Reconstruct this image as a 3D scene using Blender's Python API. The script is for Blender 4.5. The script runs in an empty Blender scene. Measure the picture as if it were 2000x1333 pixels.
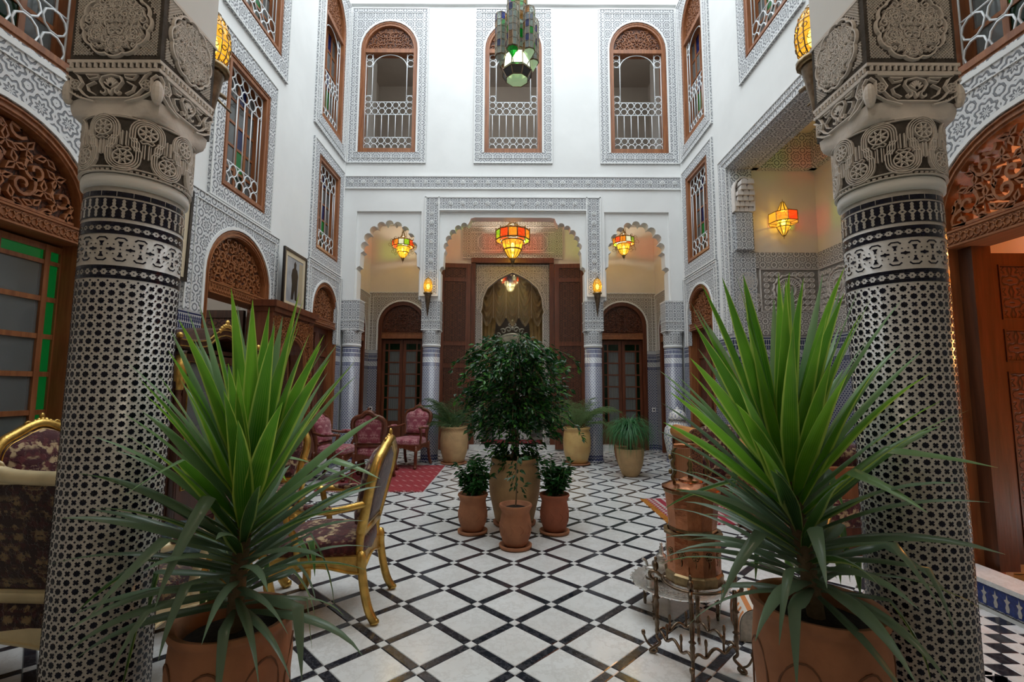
import bpy, math, random
from mathutils import Vector, Matrix
from mathutils.geometry import tessellate_polygon
PI = math.pi
SC = bpy.context.scene
COL = SC.collection
RND = random.Random(7)
# ---------------------------------------------------------------- room measures (metres)
W = 3.29            # half width of the court
YF, YFB = 8.95, 9.27    # court face / back of the far arcade
YN, YNB = 1.74, 2.06    # gallery face / court face of the near arcade
YG = 10.75          # back wall of the far gallery
CX = 1.56           # column axis
# ---------------------------------------------------------------- camera
cam = bpy.data.cameras.new('camera'); camo = bpy.data.objects.new('camera', cam); COL.objects.link(camo)
cam.sensor_width = 36; cam.lens = 16.65; cam.clip_start = .05
_p, _y, _r = 0.0964, 0.0006, 0.0043
_F = Vector((-math.sin(_y)*math.cos(_p), math.cos(_y)*math.cos(_p), math.sin(_p)))
_R = Vector((math.cos(_y), math.sin(_y), 0)); _U = _R.cross(_F)
_r2 = _R*math.cos(_r)+_U*math.sin(_r); _u2 = -_R*math.sin(_r)+_U*math.cos(_r)
_m = Matrix((_r2, _u2, -_F)).transposed().to_4x4(); _m.translation = Vector((0, 0, 1.4))
camo.matrix_world = _m
SC.camera = camo
# ---------------------------------------------------------------- sky (soft overcast daylight over the open court)
wd = bpy.data.worlds.new('overcast_sky'); SC.world = wd; wd.use_nodes = True
_nt = wd.node_tree; _bg = _nt.nodes['Background']
_bg.inputs[0].default_value = (.90, .96, 1.0, 1); _bg.inputs[1].default_value = 2.3
SC.view_settings.view_transform = 'Standard'; SC.view_settings.look = 'None'
SC.view_settings.exposure = 0.72; SC.view_settings.gamma = 1; SC.view_settings.use_curve_mapping = False
SC.cycles.max_bounces = 8; SC.cycles.diffuse_bounces = 5; SC.cycles.glossy_bounces = 4
SC.cycles.transparent_max_bounces = 12; SC.cycles.sample_clamp_indirect = 6
_pl = bpy.data.lights.new('sky_opening_portal', 'AREA'); _pl.shape = 'RECTANGLE'; _pl.size = 2*W; _pl.size_y = YF-YNB
_po = bpy.data.objects.new('sky_opening_portal', _pl); COL.objects.link(_po); _po.location = (0, (YF+YNB)/2, 10.15)
_pl.cycles.is_portal = True
def lamp(name, loc, power, color=(1, .72, .4), r=.04):
    l = bpy.data.lights.new(name, 'POINT'); l.energy = power; l.color = color; l.shadow_soft_size = r
    o = bpy.data.objects.new(name, l); COL.objects.link(o); o.location = loc; return o
lamp('gallery_lamp_light', (0, .55, 4.4), 19, (1, .84, .66), .2)     # added unseen fill above the viewer, lights the near columns warmly
lamp('side_room_light', (5.3, 3.64, 2.8), 24, (1, .50, .14), .08)
lamp('upper_room_light', (1.25, 10.1, 9.0), 6, (1, .93, .84), .1); lamp('upper_room_light', (-1.25, 10.1, 9.0), 6, (1, .93, .84), .1)  # added unseen lamps that brighten the room behind the far windows
lamp('left_room_light', (-4.7, 5.2, 3.1), 9, (1, .97, .92), .15)  # added unseen fill, lifts the room behind the middle left door
# ---------------------------------------------------------------- materials
class NT:
    def __init__(s, name):
        s.m = bpy.data.materials.new(name); s.m.use_nodes = True; s.t = s.m.node_tree
        s.b = s.t.nodes['Principled BSDF']; s.out = s.t.nodes['Material Output']
    def n(s, typ, **k):
        nd = s.t.nodes.new(typ)
        for a, b in k.items(): setattr(nd, a, b)
        return nd
    def lk(s, a, b): s.t.links.new(a, b)
    def put(s, sock, v):
        if isinstance(v, bpy.types.NodeSocket): s.lk(v, sock)
        elif isinstance(v, (tuple, list)) and len(v) == 3 and sock.type == 'RGBA': sock.default_value = (*v, 1)
        else: sock.default_value = v
    def M(s, op, a, b=0.0, c=0.0):
        nd = s.n('ShaderNodeMath', operation=op)
        for i, v in enumerate((a, b, c)): s.put(nd.inputs[i], v)
        return nd.outputs[0]
    def mix(s, f, a, b):
        nd = s.n('ShaderNodeMix', data_type='RGBA'); s.put(nd.inputs[0], f); s.put(nd.inputs[6], a); s.put(nd.inputs[7], b)
        return nd.outputs[2]
    def uv(s):
        u = s.n('ShaderNodeUVMap'); sp = s.n('ShaderNodeSeparateXYZ'); s.lk(u.outputs[0], sp.inputs[0])
        return sp.outputs[0], sp.outputs[1]
    def pos(s): return s.n('ShaderNodeNewGeometry').outputs['Position']
    def obj(s): return s.n('ShaderNodeTexCoord').outputs['Object']
    def vec(s, x, y, z=0.0):
        c = s.n('ShaderNodeCombineXYZ'); s.put(c.inputs[0], x); s.put(c.inputs[1], y); s.put(c.inputs[2], z); return c.outputs[0]
    def noise(s, v, scale, det=3.0, rough=.55):
        nd = s.n('ShaderNodeTexNoise'); nd.inputs['Scale'].default_value = scale; nd.inputs['Detail'].default_value = det
        nd.inputs['Roughness'].default_value = rough; s.lk(v, nd.inputs['Vector']); return nd.outputs[0]
    def step(s, x, a, b):    # smooth 0..1 ramp
        nd = s.n('ShaderNodeMapRange'); nd.interpolation_type = 'SMOOTHSTEP'
        s.put(nd.inputs[0], x); nd.inputs[1].default_value = a; nd.inputs[2].default_value = b; return nd.outputs[0]
    def bump(s, h, dist, strength=1.0):
        nd = s.n('ShaderNodeBump'); nd.inputs['Strength'].default_value = strength; nd.inputs['Distance'].default_value = dist
        s.lk(h, nd.inputs['Height']); s.lk(nd.outputs[0], s.b.inputs['Normal'])
    def set(s, col=None, rough=None, metal=None, spec=None):
        if col is not None: s.put(s.b.inputs['Base Color'], col)
        if rough is not None: s.put(s.b.inputs['Roughness'], rough)
        if metal is not None: s.put(s.b.inputs['Metallic'], metal)
        if spec is not None: s.b.inputs['Specular IOR Level'].default_value = spec
        return s.m
    def fold(s, u, per):      # mirrored repeat, 0..per/2
        return s.M('ABSOLUTE', s.M('SUBTRACT', s.M('MODULO', s.M('ADD', u, 100*per), per), per*.5))
def simple(name, col, rough=.5, metal=0., var=.12, scale=9., bump=0., spec=None, col2=None):
    t = NT(name); f = t.noise(t.pos(), scale, 4)
    c2 = col2 or tuple(x*(1-2.2*var) for x in col)
    t.set(t.mix(t.step(f, .3, .7), c2, col), rough, metal, spec)
    if bump: t.bump(t.noise(t.pos(), scale*5, 3), bump)
    return t.m
def plain(name, col, rough=.5, metal=0., spec=None):
    t = NT(name); t.set(col, rough, metal, spec); return t.m
def rosettes(t, u, v, per, k=8, ring=.17, seed=0.):
    """lace of carved rosettes: 1 on the raised lines, 0 in the cut ground"""
    q = lambda x: t.M('SUBTRACT', t.M('MODULO', t.M('ADD', x, 100*per+seed), per), per*.5)
    a, b = q(u), q(v); r = t.M('SQRT', t.M('ADD', t.M('MULTIPLY', a, a), t.M('MULTIPLY', b, b))); th = t.M('ARCTAN2', b, a)
    w = t.M('ADD', t.M('MULTIPLY', r, 2*PI/(per*ring)), t.M('MULTIPLY', t.M('COSINE', t.M('MULTIPLY', th, float(k))), 1.5))
    n = t.noise(t.vec(t.M('ABSOLUTE', a), t.M('ABSOLUTE', b), seed), 5.5/per, 2)
    return t.step(t.M('ADD', t.M('SINE', w), t.M('MULTIPLY', t.M('SUBTRACT', n, .5), 2.6)), -.75, -.05)
def stucco_mat(name, ridge, ground, per=.13, dist=.006, ring=.17):
    t = NT(name); u, v = t.uv(); k = rosettes(t, u, v, per, 8, ring)
    wear = t.noise(t.pos(), 2.2, 3)
    c = t.mix(k, ground, ridge)  # shade of the recesses is painted in as a darker groove colour
    t.set(t.mix(t.M('MULTIPLY', wear, .25), c, tuple(x*.8 for x in ridge)), .8, 0, .3)
    t.bump(k, dist); return t.m
def wood_mat(name, c1, c2, rough=.38, axis=2, carve=0., spec=.5):
    t = NT(name); mp = t.n('ShaderNodeMapping'); t.lk(t.pos(), mp.inputs[0])
    s = [18, 18, 18]; s[axis] = 1.6; mp.inputs['Scale'].default_value = s
    f = t.noise(mp.outputs[0], 1.6, 5, .6)
    col = t.mix(t.step(f, .28, .74), c1, c2)
    if carve:
        u, v = t.uv()
        k = rosettes(t, u, v, carve, 6, .26); col = t.mix(k, tuple(x*.45 for x in c1), col); t.bump(k, .006)
    else: t.bump(f, .0012)
    t.set(col, rough, 0, spec); return t.m
def zellij_mat(name, navy, white, p=.0305):
    t = NT(name); u, v = t.uv()
    fr = lambda x, q: t.M('SUBTRACT', t.M('FRACT', t.M('ADD', t.M('DIVIDE', x, q), 200.0)), .5)
    ab = lambda x: t.M('ABSOLUTE', x)
    cu, cv = ab(fr(u, p)), ab(fr(v, p))
    par = t.M('MODULO', t.M('ADD', t.M('FLOOR', t.M('ADD', t.M('DIVIDE', u, p), 200.0)), t.M('FLOOR', t.M('ADD', t.M('DIVIDE', v, p), 200.0))), 2.0)
    par = t.M('GREATER_THAN', par, .5)
    mx = t.M('MAXIMUM', cu, cv); dg = t.M('MULTIPLY', t.M('ADD', cu, cv), .7071)
    star = t.M('LESS_THAN', t.M('MINIMUM', mx, dg), .37)
    cross = t.M('MULTIPLY', t.M('LESS_THAN', ab(t.M('SUBTRACT', cu, cv)), .13), t.M('LESS_THAN', mx, .30))
    f0 = t.M('ADD', t.M('MULTIPLY', star, par), t.M('MULTIPLY', cross, t.M('SUBTRACT', 1.0, par)))
    sq = t.M('GREATER_THAN', t.M('ADD', cu, cv), .81)
    f0 = t.M('MAXIMUM', f0, sq)
    # spindle band
    s = ab(fr(u, .031)); vv = ab(t.M('SUBTRACT', v, 2.072))
    sp = t.M('LESS_THAN', s, t.M('ADD', .25, t.M('MULTIPLY', t.M('SINE', t.M('MULTIPLY', vv, 110.0)), .16)))
    small = t.M('MULTIPLY', t.M('LESS_THAN', ab(fr(u, .0305)), .34), 1.0)
    inter = t.M('MULTIPLY', t.M('LESS_THAN', ab(fr(t.M('ADD', u, v), .062)), .13), t.M('GREATER_THAN', ab(fr(t.M('SUBTRACT', u, v), .031)), .2))
    rng = lambda a, b: t.M('MULTIPLY', t.M('GREATER_THAN', v, a), t.M('LESS_THAN', v, b))
    f = t.M('MULTIPLY', f0, t.M('LESS_THAN', v, 1.79))
    for a, b, g in ((1.80, 1.845, small), (1.865, 1.955, inter), (1.97, 2.015, small), (2.032, 2.112, sp), (2.120, 2.138, 1.0)):
        f = t.M('MAXIMUM', f, t.M('MULTIPLY', rng(a, b), g))
    for a, b in ((1.792, 1.80), (1.845, 1.853), (1.962, 1.97), (2.015, 2.022)): f = t.M('MAXIMUM', f, rng(a, b))
    f = t.M('MAXIMUM', f, t.M('MULTIPLY', rng(.03, .13), sp))
    nz = t.noise(t.pos(), 40, 2)
    t.set(t.mix(f, white, t.mix(nz, navy, tuple(x*1.9+.006 for x in navy))), .22, 0, .5)
    t.bump(nz, .0006); return t.m
def damask_mat(name, base, motif, per=.17, rough=.75, lo=.45, hi=.52, sc=22., base2=None, sheen=.3):
    t = NT(name); u, v = t.uv(); fu = t.fold(u, per); vv = t.M('MODULO', t.M('ADD', v, 50.), per*1.35)
    d = t.n('ShaderNodeTexVoronoi', feature='SMOOTH_F1'); d.inputs['Scale'].default_value = sc; t.lk(t.vec(fu, vv), d.inputs['Vector'])
    nz = t.noise(t.vec(fu, vv, 1.3), sc*1.1, 3, .6)
    k = t.step(t.M('ADD', nz, t.M('MULTIPLY', t.M('SUBTRACT', .38, d.outputs[0]), .35)), lo, hi)
    k2 = t.step(t.noise(t.vec(fu, vv, 7.1), sc*.45, 2), .42, .6)
    col = t.mix(t.M('MULTIPLY', k, k2), base, motif)
    if base2: col = t.mix(t.step(t.noise(t.vec(fu, vv, 4.), sc*.8, 2), .5, .62), col, base2)
    t.set(col, rough, 0, .25); t.b.inputs['Sheen Weight'].default_value = sheen
    t.bump(k, .002); return t.m
def glass_mat(name, col=(.9, .95, .95), tr=.6, rough=.03, emit=0., ecol=None):
    t = NT(name); a = t.n('ShaderNodeBsdfTransparent'); t.put(a.inputs[0], col)
    g = t.b; t.set(tuple(x*.25 for x in col), rough, 0, .6)
    mx = t.n('ShaderNodeMixShader'); mx.inputs[0].default_value = 1-tr; t.lk(a.outputs[0], mx.inputs[1]); t.lk(g.outputs[0], mx.inputs[2])
    if emit: t.put(g.inputs['Emission Color'], ecol or col); g.inputs['Emission Strength'].default_value = emit
    t.lk(mx.outputs[0], t.out.inputs[0]); return t.m
def emit_mat(name, col, e):
    t = NT(name); t.set(col, .4); t.put(t.b.inputs['Emission Color'], col); t.b.inputs['Emission Strength'].default_value = e; return t.m
MT = {}
MT['plaster'] = simple('white_plaster', (.80, .81, .80), .75, var=.03, scale=1.3, bump=.001, spec=.25)
MT['beige'] = simple('beige_plaster', (.74, .68, .60), .75, var=.04, scale=1.2, spec=.25)
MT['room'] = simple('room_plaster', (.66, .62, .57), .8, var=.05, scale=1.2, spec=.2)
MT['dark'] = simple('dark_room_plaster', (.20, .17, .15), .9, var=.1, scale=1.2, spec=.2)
MT['orange'] = simple('orange_wall', (.85, .42, .10), .8, var=.05, scale=1.2, spec=.2)
MT['stucco'] = stucco_mat('carved_stucco', (.68, .69, .70), (.18, .19, .21), .20, .008, .21)
MT['stucco_fine'] = stucco_mat('carved_stucco_fine', (.68, .69, .70), (.18, .19, .21), .15, .007, .25)
MT['stucco_warm'] = stucco_mat('carved_stucco_warm', (.62, .58, .54), (.16, .145, .13), .17, .007, .24)
MT['relief'] = simple('stucco_relief', (.76, .71, .66), .8, var=.06, scale=12, bump=.0015, spec=.25)
MT['ground'] = simple('stucco_ground', (.10, .088, .078), .9, var=.14, scale=30, bump=.003, spec=.2)  # dark colour stands for shade in the cuts of the near carving
MT['ground_pale'] = simple('stucco_ground_pale', (.34, .315, .29), .9, var=.12, scale=25, bump=.003, spec=.2)  # milder painted recess shade, behind the alcove rosettes
MT['wood'] = wood_mat('cedar_wood', (.20, .068, .024), (.34, .130, .048))
MT['wood_h'] = wood_mat('cedar_wood_rail', (.20, .068, .024), (.34, .130, .048), axis=1)
MT['wood_x'] = wood_mat('cedar_wood_rail_across', (.22, .07, .024), (.36, .135, .05), axis=0)
MT['wood_red'] = wood_mat('red_cedar', (.10, .027, .012), (.18, .054, .022))
MT['wood_deep'] = wood_mat('deep_brown_wood', (.055, .018, .008), (.11, .036, .015), .32)
MT['wood_dark'] = wood_mat('dark_walnut', (.035, .012, .007), (.085, .030, .014), .3)
MT['wood_carved'] = wood_mat('carved_cedar', (.16, .06, .024), (.30, .12, .05), .45, carve=.13)
MT['wood_carved_dark'] = wood_mat('carved_dark_cedar', (.085, .026, .012), (.145, .045, .019), .45, carve=.17)
MT['wood_light'] = wood_mat('honey_wood', (.42, .17, .045), (.60, .28, .08), .3, axis=1)
MT['marble'] = None
def marble(name, a, b, vein, sc):
    t = NT(name); oi = t.n('ShaderNodeObjectInfo'); p = t.pos()
    o = t.n('ShaderNodeVectorMath', operation='ADD'); t.lk(p, o.inputs[0]); t.lk(t.vec(t.M('MULTIPLY', oi.outputs['Random'], 40.0), 0.0, 0.0), o.inputs[1])
    f = t.noise(o.outputs[0], sc, 6, .65); g = t.noise(o.outputs[0], sc*2.7, 5, .7)
    k = t.step(t.M('ABSOLUTE', t.M('SUBTRACT', g, .5)), 0, .055)
    c = t.mix(t.step(f, .3, .75), a, b); c = t.mix(t.M('MULTIPLY', t.M('SUBTRACT', 1.0, k), .45), c, vein)
    sh = t.M('ADD', .86, t.M('MULTIPLY', oi.outputs['Random'], .14))
    t.set(t.mix(sh, tuple(x*.8 for x in b), c), .16, 0, .5); return t.m
MT['marble'] = marble('white_marble', (.80, .815, .81), (.70, .705, .69), (.56, .55, .53), 3.)
MT['marble_black'] = marble('black_marble', (.012, .014, .022), (.026, .028, .036), (.10, .10, .11), 5.)
MT['marble_green'] = marble('dark_green_marble', (.012, .022, .024), (.03, .05, .052), (.16, .2, .2), 6.)
MT['grout'] = simple('floor_grout', (.40, .39, .36), .8)
MT['zellij'] = zellij_mat('zellij_mosaic', (.012, .018, .065), (.47, .475, .49))
MT['navy'] = simple('navy_glaze', (.008, .009, .026), .25, var=.25, scale=60, spec=.28)
MT['glaze'] = simple('cream_glaze', (.50, .475, .44), .25, var=.06, scale=50, spec=.5)
MT['blue'] = simple('blue_glaze', (.02, .045, .22), .2, var=.2, scale=60)
MT['gold'] = simple('gilded_wood', (.80, .50, .13), .30, .85, var=.18, scale=14, bump=.002)
MT['gold_pale'] = simple('pale_gold_paint', (.72, .60, .36), .45, .25, var=.1, scale=10)
MT['iron'] = plain('white_iron', (.74, .78, .80), .4, 0)
MT['brass'] = simple('aged_brass', (.35, .25, .13), .32, 1., var=.2, scale=25)
MT['pewter'] = simple('aged_bronze', (.26, .19, .13), .35, 1., var=.22, scale=22)
MT['copper'] = simple('hammered_copper', (.55, .225, .11), .2, 1., var=.2, scale=9, bump=.001)
MT['silver'] = simple('engraved_silver', (.72, .70, .66), .22, 1., var=.12, scale=60, bump=.002)
MT['terra'] = simple('terracotta', (.42, .185, .095), .75, var=.12, scale=7, bump=.002, col2=(.32, .14, .075), spec=.25)
MT['terra_pale'] = simple('sandy_terracotta', (.52, .34, .17), .7, var=.1, scale=6, bump=.002, spec=.25)
MT['terra_yellow'] = simple('yellow_glazed_pot', (.62, .42, .16), .4, var=.1, scale=5, col2=(.5, .3, .11))
MT['terra_red'] = simple('red_terracotta', (.36, .12, .065), .7, var=.1, scale=7, bump=.002, spec=.25)
MT['soil'] = simple('potting_soil', (.035, .024, .018), .95, var=.3, scale=60, bump=.01)
MT['pink'] = damask_mat('pink_damask', (.27, .055, .08), (.50, .25, .25), .16, lo=.42, hi=.5, sc=28., base2=(.40, .14, .16))
MT['maroon'] = damask_mat('maroon_floral', (.055, .008, .012), (.48, .35, .20), .24, lo=.43, hi=.5, sc=26., base2=(.10, .018, .02))
MT['maroon_sofa'] = damask_mat('brown_brocade', (.022, .006, .007), (.24, .16, .075), .26, lo=.45, hi=.5, sc=40., base2=(.05, .008, .01))
MT['maroon_dark'] = damask_mat('maroon_back_cloth', (.05, .009, .012), (.12, .05, .03), .16, lo=.45, hi=.55, sc=26.)
MT['glass'] = glass_mat('window_glass', (.80, .85, .85), .40)
MT['glass_green'] = glass_mat('green_glass', (.02, .55, .10), .5, .12, .12, (.01, .5, .08))  # faint emission imitates light coming through the panes from behind
MT['glass_green_dark'] = glass_mat('dark_green_glass', (.012, .10, .03), .4, .1)
MT['glass_blue'] = glass_mat('blue_glass', (.05, .10, .6), .5, .1)
MT['glass_amber'] = glass_mat('amber_glass', (.8, .4, .08), .5, .1)
MT['mirror'] = plain('mirror_glass', (.75, .76, .76), .02, 1.)
MT['black'] = plain('black_frame', (.012, .01, .01), .35)
MT['leaf'] = None
# ---------------------------------------------------------------- mesh helpers
class MB:
    """collects shapes; build() links them as ONE mesh object"""
    def __init__(s): s.v = []; s.f = []; s.uv = {}; s.mi = []; s.cur = 0; s.flat = set()
    def add(s, vs, fs, uvs=None):
        o = len(s.v); s.v.extend([tuple(v) for v in vs]); n = len(s.f)
        for i, f in enumerate(fs):
            s.f.append([o+k for k in f]); s.mi.append(s.cur)
            if uvs: s.uv[n+i] = uvs[i]
        return s
    def xf(s, m, start=0):
        s.v[start:] = [tuple(m @ Vector(v)) for v in s.v[start:]]; return s
    def box(s, x0, y0, z0, x1, y1, z1):
        v = [(x0,y0,z0),(x1,y0,z0),(x1,y1,z0),(x0,y1,z0),(x0,y0,z1),(x1,y0,z1),(x1,y1,z1),(x0,y1,z1)]
        return s.add(v, [(0,3,2,1),(4,5,6,7),(0,1,5,4),(1,2,6,5),(2,3,7,6),(3,0,4,7)])
    def bbox(s, x0, y0, z0, x1, y1, z1, b=.01):    # bevelled box
        xs = (x0, x0+b, x1-b, x1); ys = (y0, y0+b, y1-b, y1); zs = (z0, z0+b, z1-b, z1)
        bm = bmesh.new(); bmesh.ops.create_cube(bm, size=1)
        for q in bm.verts: q.co = Vector(((x0+x1)/2+q.co.x*(x1-x0), (y0+y1)/2+q.co.y*(y1-y0), (z0+z1)/2+q.co.z*(z1-z0)))
        bmesh.ops.bevel(bm, geom=bm.edges[:], offset=b, segments=1, affect='EDGES', profile=.5)
        bm.verts.index_update(); s.add([q.co[:] for q in bm.verts], [[q.index for q in f.verts] for f in bm.faces]); bm.free(); return s
    def lathe(s, prof, n=24, c=(0,0,0), caps=True, wave=None, a0=0.):
        vs = []; fs = []; uvs = []
        for (r, z) in prof:
            for k in range(n):
                a = a0+2*PI*k/n; rr = r*(wave(a, z) if wave else 1)
                vs.append((c[0]+rr*math.cos(a), c[1]+rr*math.sin(a), c[2]+z))
        rm = max(p[0] for p in prof)
        for i in range(len(prof)-1):
            for k in range(n):
                k2 = (k+1) % n
                fs.append((i*n+k, i*n+k2, (i+1)*n+k2, (i+1)*n+k))
                u0 = rm*2*PI*k/n; u1 = rm*2*PI*(k+1)/n; z0 = prof[i][1]; z1 = prof[i+1][1]
                uvs.append(((u0,z0),(u1,z0),(u1,z1),(u0,z1)))
        if caps:
            if prof[0][0] > 1e-4: fs.append(tuple(range(n-1, -1, -1))); uvs.append([(0,0)]*n)
            if prof[-1][0] > 1e-4: fs.append(tuple((len(prof)-1)*n+k for k in range(n))); uvs.append([(0,0)]*n)
        return s.add(vs, fs, uvs)
    def tube(s, pts, r, n=6, closed=False, flatten=None):
        pts = [Vector(p) for p in pts]; N = len(pts); rs = r if isinstance(r, (list, tuple)) else [r]*N
        vs = []; fs = []; prev = None
        for i, p in enumerate(pts):
            if closed: t = pts[(i+1) % N]-pts[i-1]
            else: t = pts[min(i+1, N-1)]-pts[max(i-1, 0)]
            if t.length < 1e-9: t = Vector((0,0,1))
            t.normalize()
            if prev is None: a = t.orthogonal().normalized()
            else:
                a = prev-t*prev.dot(t); a = a.normalized() if a.length > 1e-6 else t.orthogonal().normalized()
            prev = a; b = t.cross(a)
            for k in range(n):
                q = 2*PI*k/n; vs.append(p+(a*math.cos(q)+b*math.sin(q))*rs[i])
        M = N if closed else N-1
        for i in range(M):
            j = (i+1) % N
            for k in range(n): fs.append((i*n+k, i*n+(k+1) % n, j*n+(k+1) % n, j*n+k))
        if not closed: fs.append(tuple(range(n-1, -1, -1))); fs.append(tuple((N-1)*n+k for k in range(n)))
        return s.add(vs, fs)
    def torus(s, c, R, r, U, V, n=16, m=6):
        U = Vector(U); V = Vector(V); c = Vector(c)
        return s.tube([c+U*(R*math.cos(2*PI*k/n))+V*(R*math.sin(2*PI*k/n)) for k in range(n)], r, m, True)
    def sell(s, c, rx, ry, rz, e=1.0, n=16, m=9):   # superellipsoid
        pw = lambda x: math.copysign(abs(x)**e, x)
        vs = []; fs = []
        for i in range(m+1):
            p = -PI/2+PI*i/m
            for k in range(n):
                q = 2*PI*k/n
                vs.append((c[0]+rx*pw(math.cos(p))*pw(math.cos(q)), c[1]+ry*pw(math.cos(p))*pw(math.sin(q)), c[2]+rz*pw(math.sin(p))))
        for i in range(m):
            for k in range(n): fs.append((i*n+k, i*n+(k+1) % n, (i+1)*n+(k+1) % n, (i+1)*n+k))
        return s.add(vs, fs)
    def prism(s, poly, fm, h0, h1, back=False):     # polygon (u,v) raised from h0 to h1
        n = len(poly)
        area = sum(poly[i][0]*poly[(i+1) % n][1]-poly[(i+1) % n][0]*poly[i][1] for i in range(n))
        if area < 0: poly = poly[::-1]
        tr = tessellate_polygon([[Vector((u, v, 0)) for u, v in poly]])
        vs = [fm(u, v, h1) for u, v in poly]+[fm(u, v, h0) for u, v in poly]
        fs = []
        for t in tr:
            a, b, c = (poly[i] for i in t)
            cr = (b[0]-a[0])*(c[1]-a[1])-(b[1]-a[1])*(c[0]-a[0])
            fs.append(tuple(t) if cr > 0 else tuple(t[::-1]))
        if back: fs += [tuple(n+i for i in f[::-1]) for f in list(fs)]
        fs += [(i, n+i, n+(i+1) % n, (i+1) % n) for i in range(n)]
        return s.add(vs, fs)
    def dome(s, poly, fm, h0, h1, steps=((1, 0), (.93, .6), (.75, .88), (.4, 1.))):
        n = len(poly); cu = sum(p[0] for p in poly)/n; cv = sum(p[1] for p in poly)/n
        vs = []; fs = []
        for k, g in steps:
            for u, v in poly: vs.append(fm(cu+(u-cu)*k, cv+(v-cv)*k, h0+(h1-h0)*g))
        vs.append(fm(cu, cv, h1)); L = len(steps)
        for i in range(L-1):
            for k in range(n): fs.append((i*n+k, i*n+(k+1) % n, (i+1)*n+(k+1) % n, (i+1)*n+k))
        for k in range(n): fs.append(((L-1)*n+k, (L-1)*n+(k+1) % n, L*n))
        return s.add(vs, fs)
    def band(s, A, B, fm, h0, h1, closed=False):    # strip between two outlines, raised
        n = len(A); vs = []
        for a, b in zip(A, B): vs += [fm(*a, h1), fm(*b, h1), fm(*a, h0), fm(*b, h0)]
        fs = []
        for i in range(n if closed else n-1):
            p = 4*i; q = 4*((i+1) % n)
            fs += [(p, p+1, q+1, q), (p+2, p, q, q+2), (p+1, p+3, q+3, q+1)]
        if not closed:
            fs += [(0, 2, 3, 1), (4*n-4, 4*n-3, 4*n-1, 4*n-2)]
        return s.add(vs, fs)
    def ribbon(s, pts, w, h, fm, closed=False, h0=0.):   # raised carved line along (u,v) points
        n = len(pts); vs = []; fs = []
        for i, p in enumerate(pts):
            a = pts[(i-1) % n] if closed or i else p; b = pts[(i+1) % n] if closed or i < n-1 else p
            dx, dy = b[0]-a[0], b[1]-a[1]; L = math.hypot(dx, dy) or 1; nx, ny = -dy/L, dx/L
            vs += [fm(p[0]+nx*w/2, p[1]+ny*w/2, h0), fm(p[0]+nx*w*.32, p[1]+ny*w*.32, h0+h), fm(p[0]-nx*w*.32, p[1]-ny*w*.32, h0+h), fm(p[0]-nx*w/2, p[1]-ny*w/2, h0)]
        for i in range(n if closed else n-1):
            p = 4*i; q = 4*((i+1) % n)
            fs += [(p+1, p, q, q+1), (p+2, p+1, q+1, q+2), (p+3, p+2, q+2, q+3)]
        if not closed: fs += [(0, 1, 2, 3), (4*n-1, 4*n-2, 4*n-3, 4*n-4)]
        return s.add(vs, fs)
    def build(s, name, mats, parent=None, smooth=False, kind=None, loc=None):
        me = bpy.data.meshes.new(name); me.from_pydata(s.v, [], s.f)
        for m in (mats if isinstance(mats, (list, tuple)) else [mats]): me.materials.append(MT[m] if isinstance(m, str) else m)
        uvl = me.uv_layers.new(name='UVMap'); buf = [0.0]*(2*len(me.loops)); V = s.v; li = 0
        for i, f in enumerate(s.f):
            cu = s.uv.get(i)
            if cu:
                for q in cu: buf[li] = q[0]; buf[li+1] = q[1]; li += 2
            else:
                a, b, c = V[f[0]], V[f[1]], V[f[2]]
                d = V[f[3]] if len(f) > 3 else a
                e1 = (c[0]-a[0], c[1]-a[1], c[2]-a[2]); e2 = (d[0]-b[0], d[1]-b[1], d[2]-b[2]) if len(f) > 3 else (b[0]-a[0], b[1]-a[1], b[2]-a[2])
                nx = abs(e1[1]*e2[2]-e1[2]*e2[1]); ny = abs(e1[2]*e2[0]-e1[0]*e2[2]); nz = abs(e1[0]*e2[1]-e1[1]*e2[0])
                ax, bx = (0, 1) if nz >= nx and nz >= ny else ((1, 2) if nx >= ny else (0, 2))
                for k in f: buf[li] = V[k][ax]; buf[li+1] = V[k][bx]; li += 2
        uvl.data.foreach_set('uv', buf)
        if any(s.mi): me.polygons.foreach_set('material_index', s.mi)
        if smooth: me.polygons.foreach_set('use_smooth', [True]*len(s.f))
        me.update()
        if smooth == 'auto': me.set_sharp_from_angle(angle=.7)
        o = bpy.data.objects.new(name, me); COL.objects.link(o)
        if parent: o.parent = parent
        if kind: o['kind'] = kind
        if loc: o.location = loc
        return o
import bmesh
def link_copy(o, parent=None, loc=None, name=None):
    c = o.copy(); COL.objects.link(c)
    if parent is not None: c.parent = parent
    if loc is not None: c.location = loc
    return c
def copy_tree(o, parent=None):
    c = o.copy(); COL.objects.link(c)
    if parent is not None: c.parent = parent
    for ch in list(o.children): copy_tree(ch, c)
    return c
def tag(o, label, cat, group=None):
    o['label'] = label; o['category'] = cat
    if group: o['group'] = group
    return o
def thing(name, label, cat, loc=(0,0,0), rz=0., group=None, s=1.):
    o = bpy.data.objects.new(name, None); COL.objects.link(o); o.location = loc; o.rotation_euler = (0,0,rz); o.scale = (s,s,s)
    o.empty_display_size = .1
    return tag(o, label, cat, group)
def struct(o): o['kind'] = 'structure'; return o
_tn = [0]
def trim(mb, mats, **k):
    _tn[0] += 1; return struct(mb.build('trim_%d' % _tn[0], mats, **k))
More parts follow.
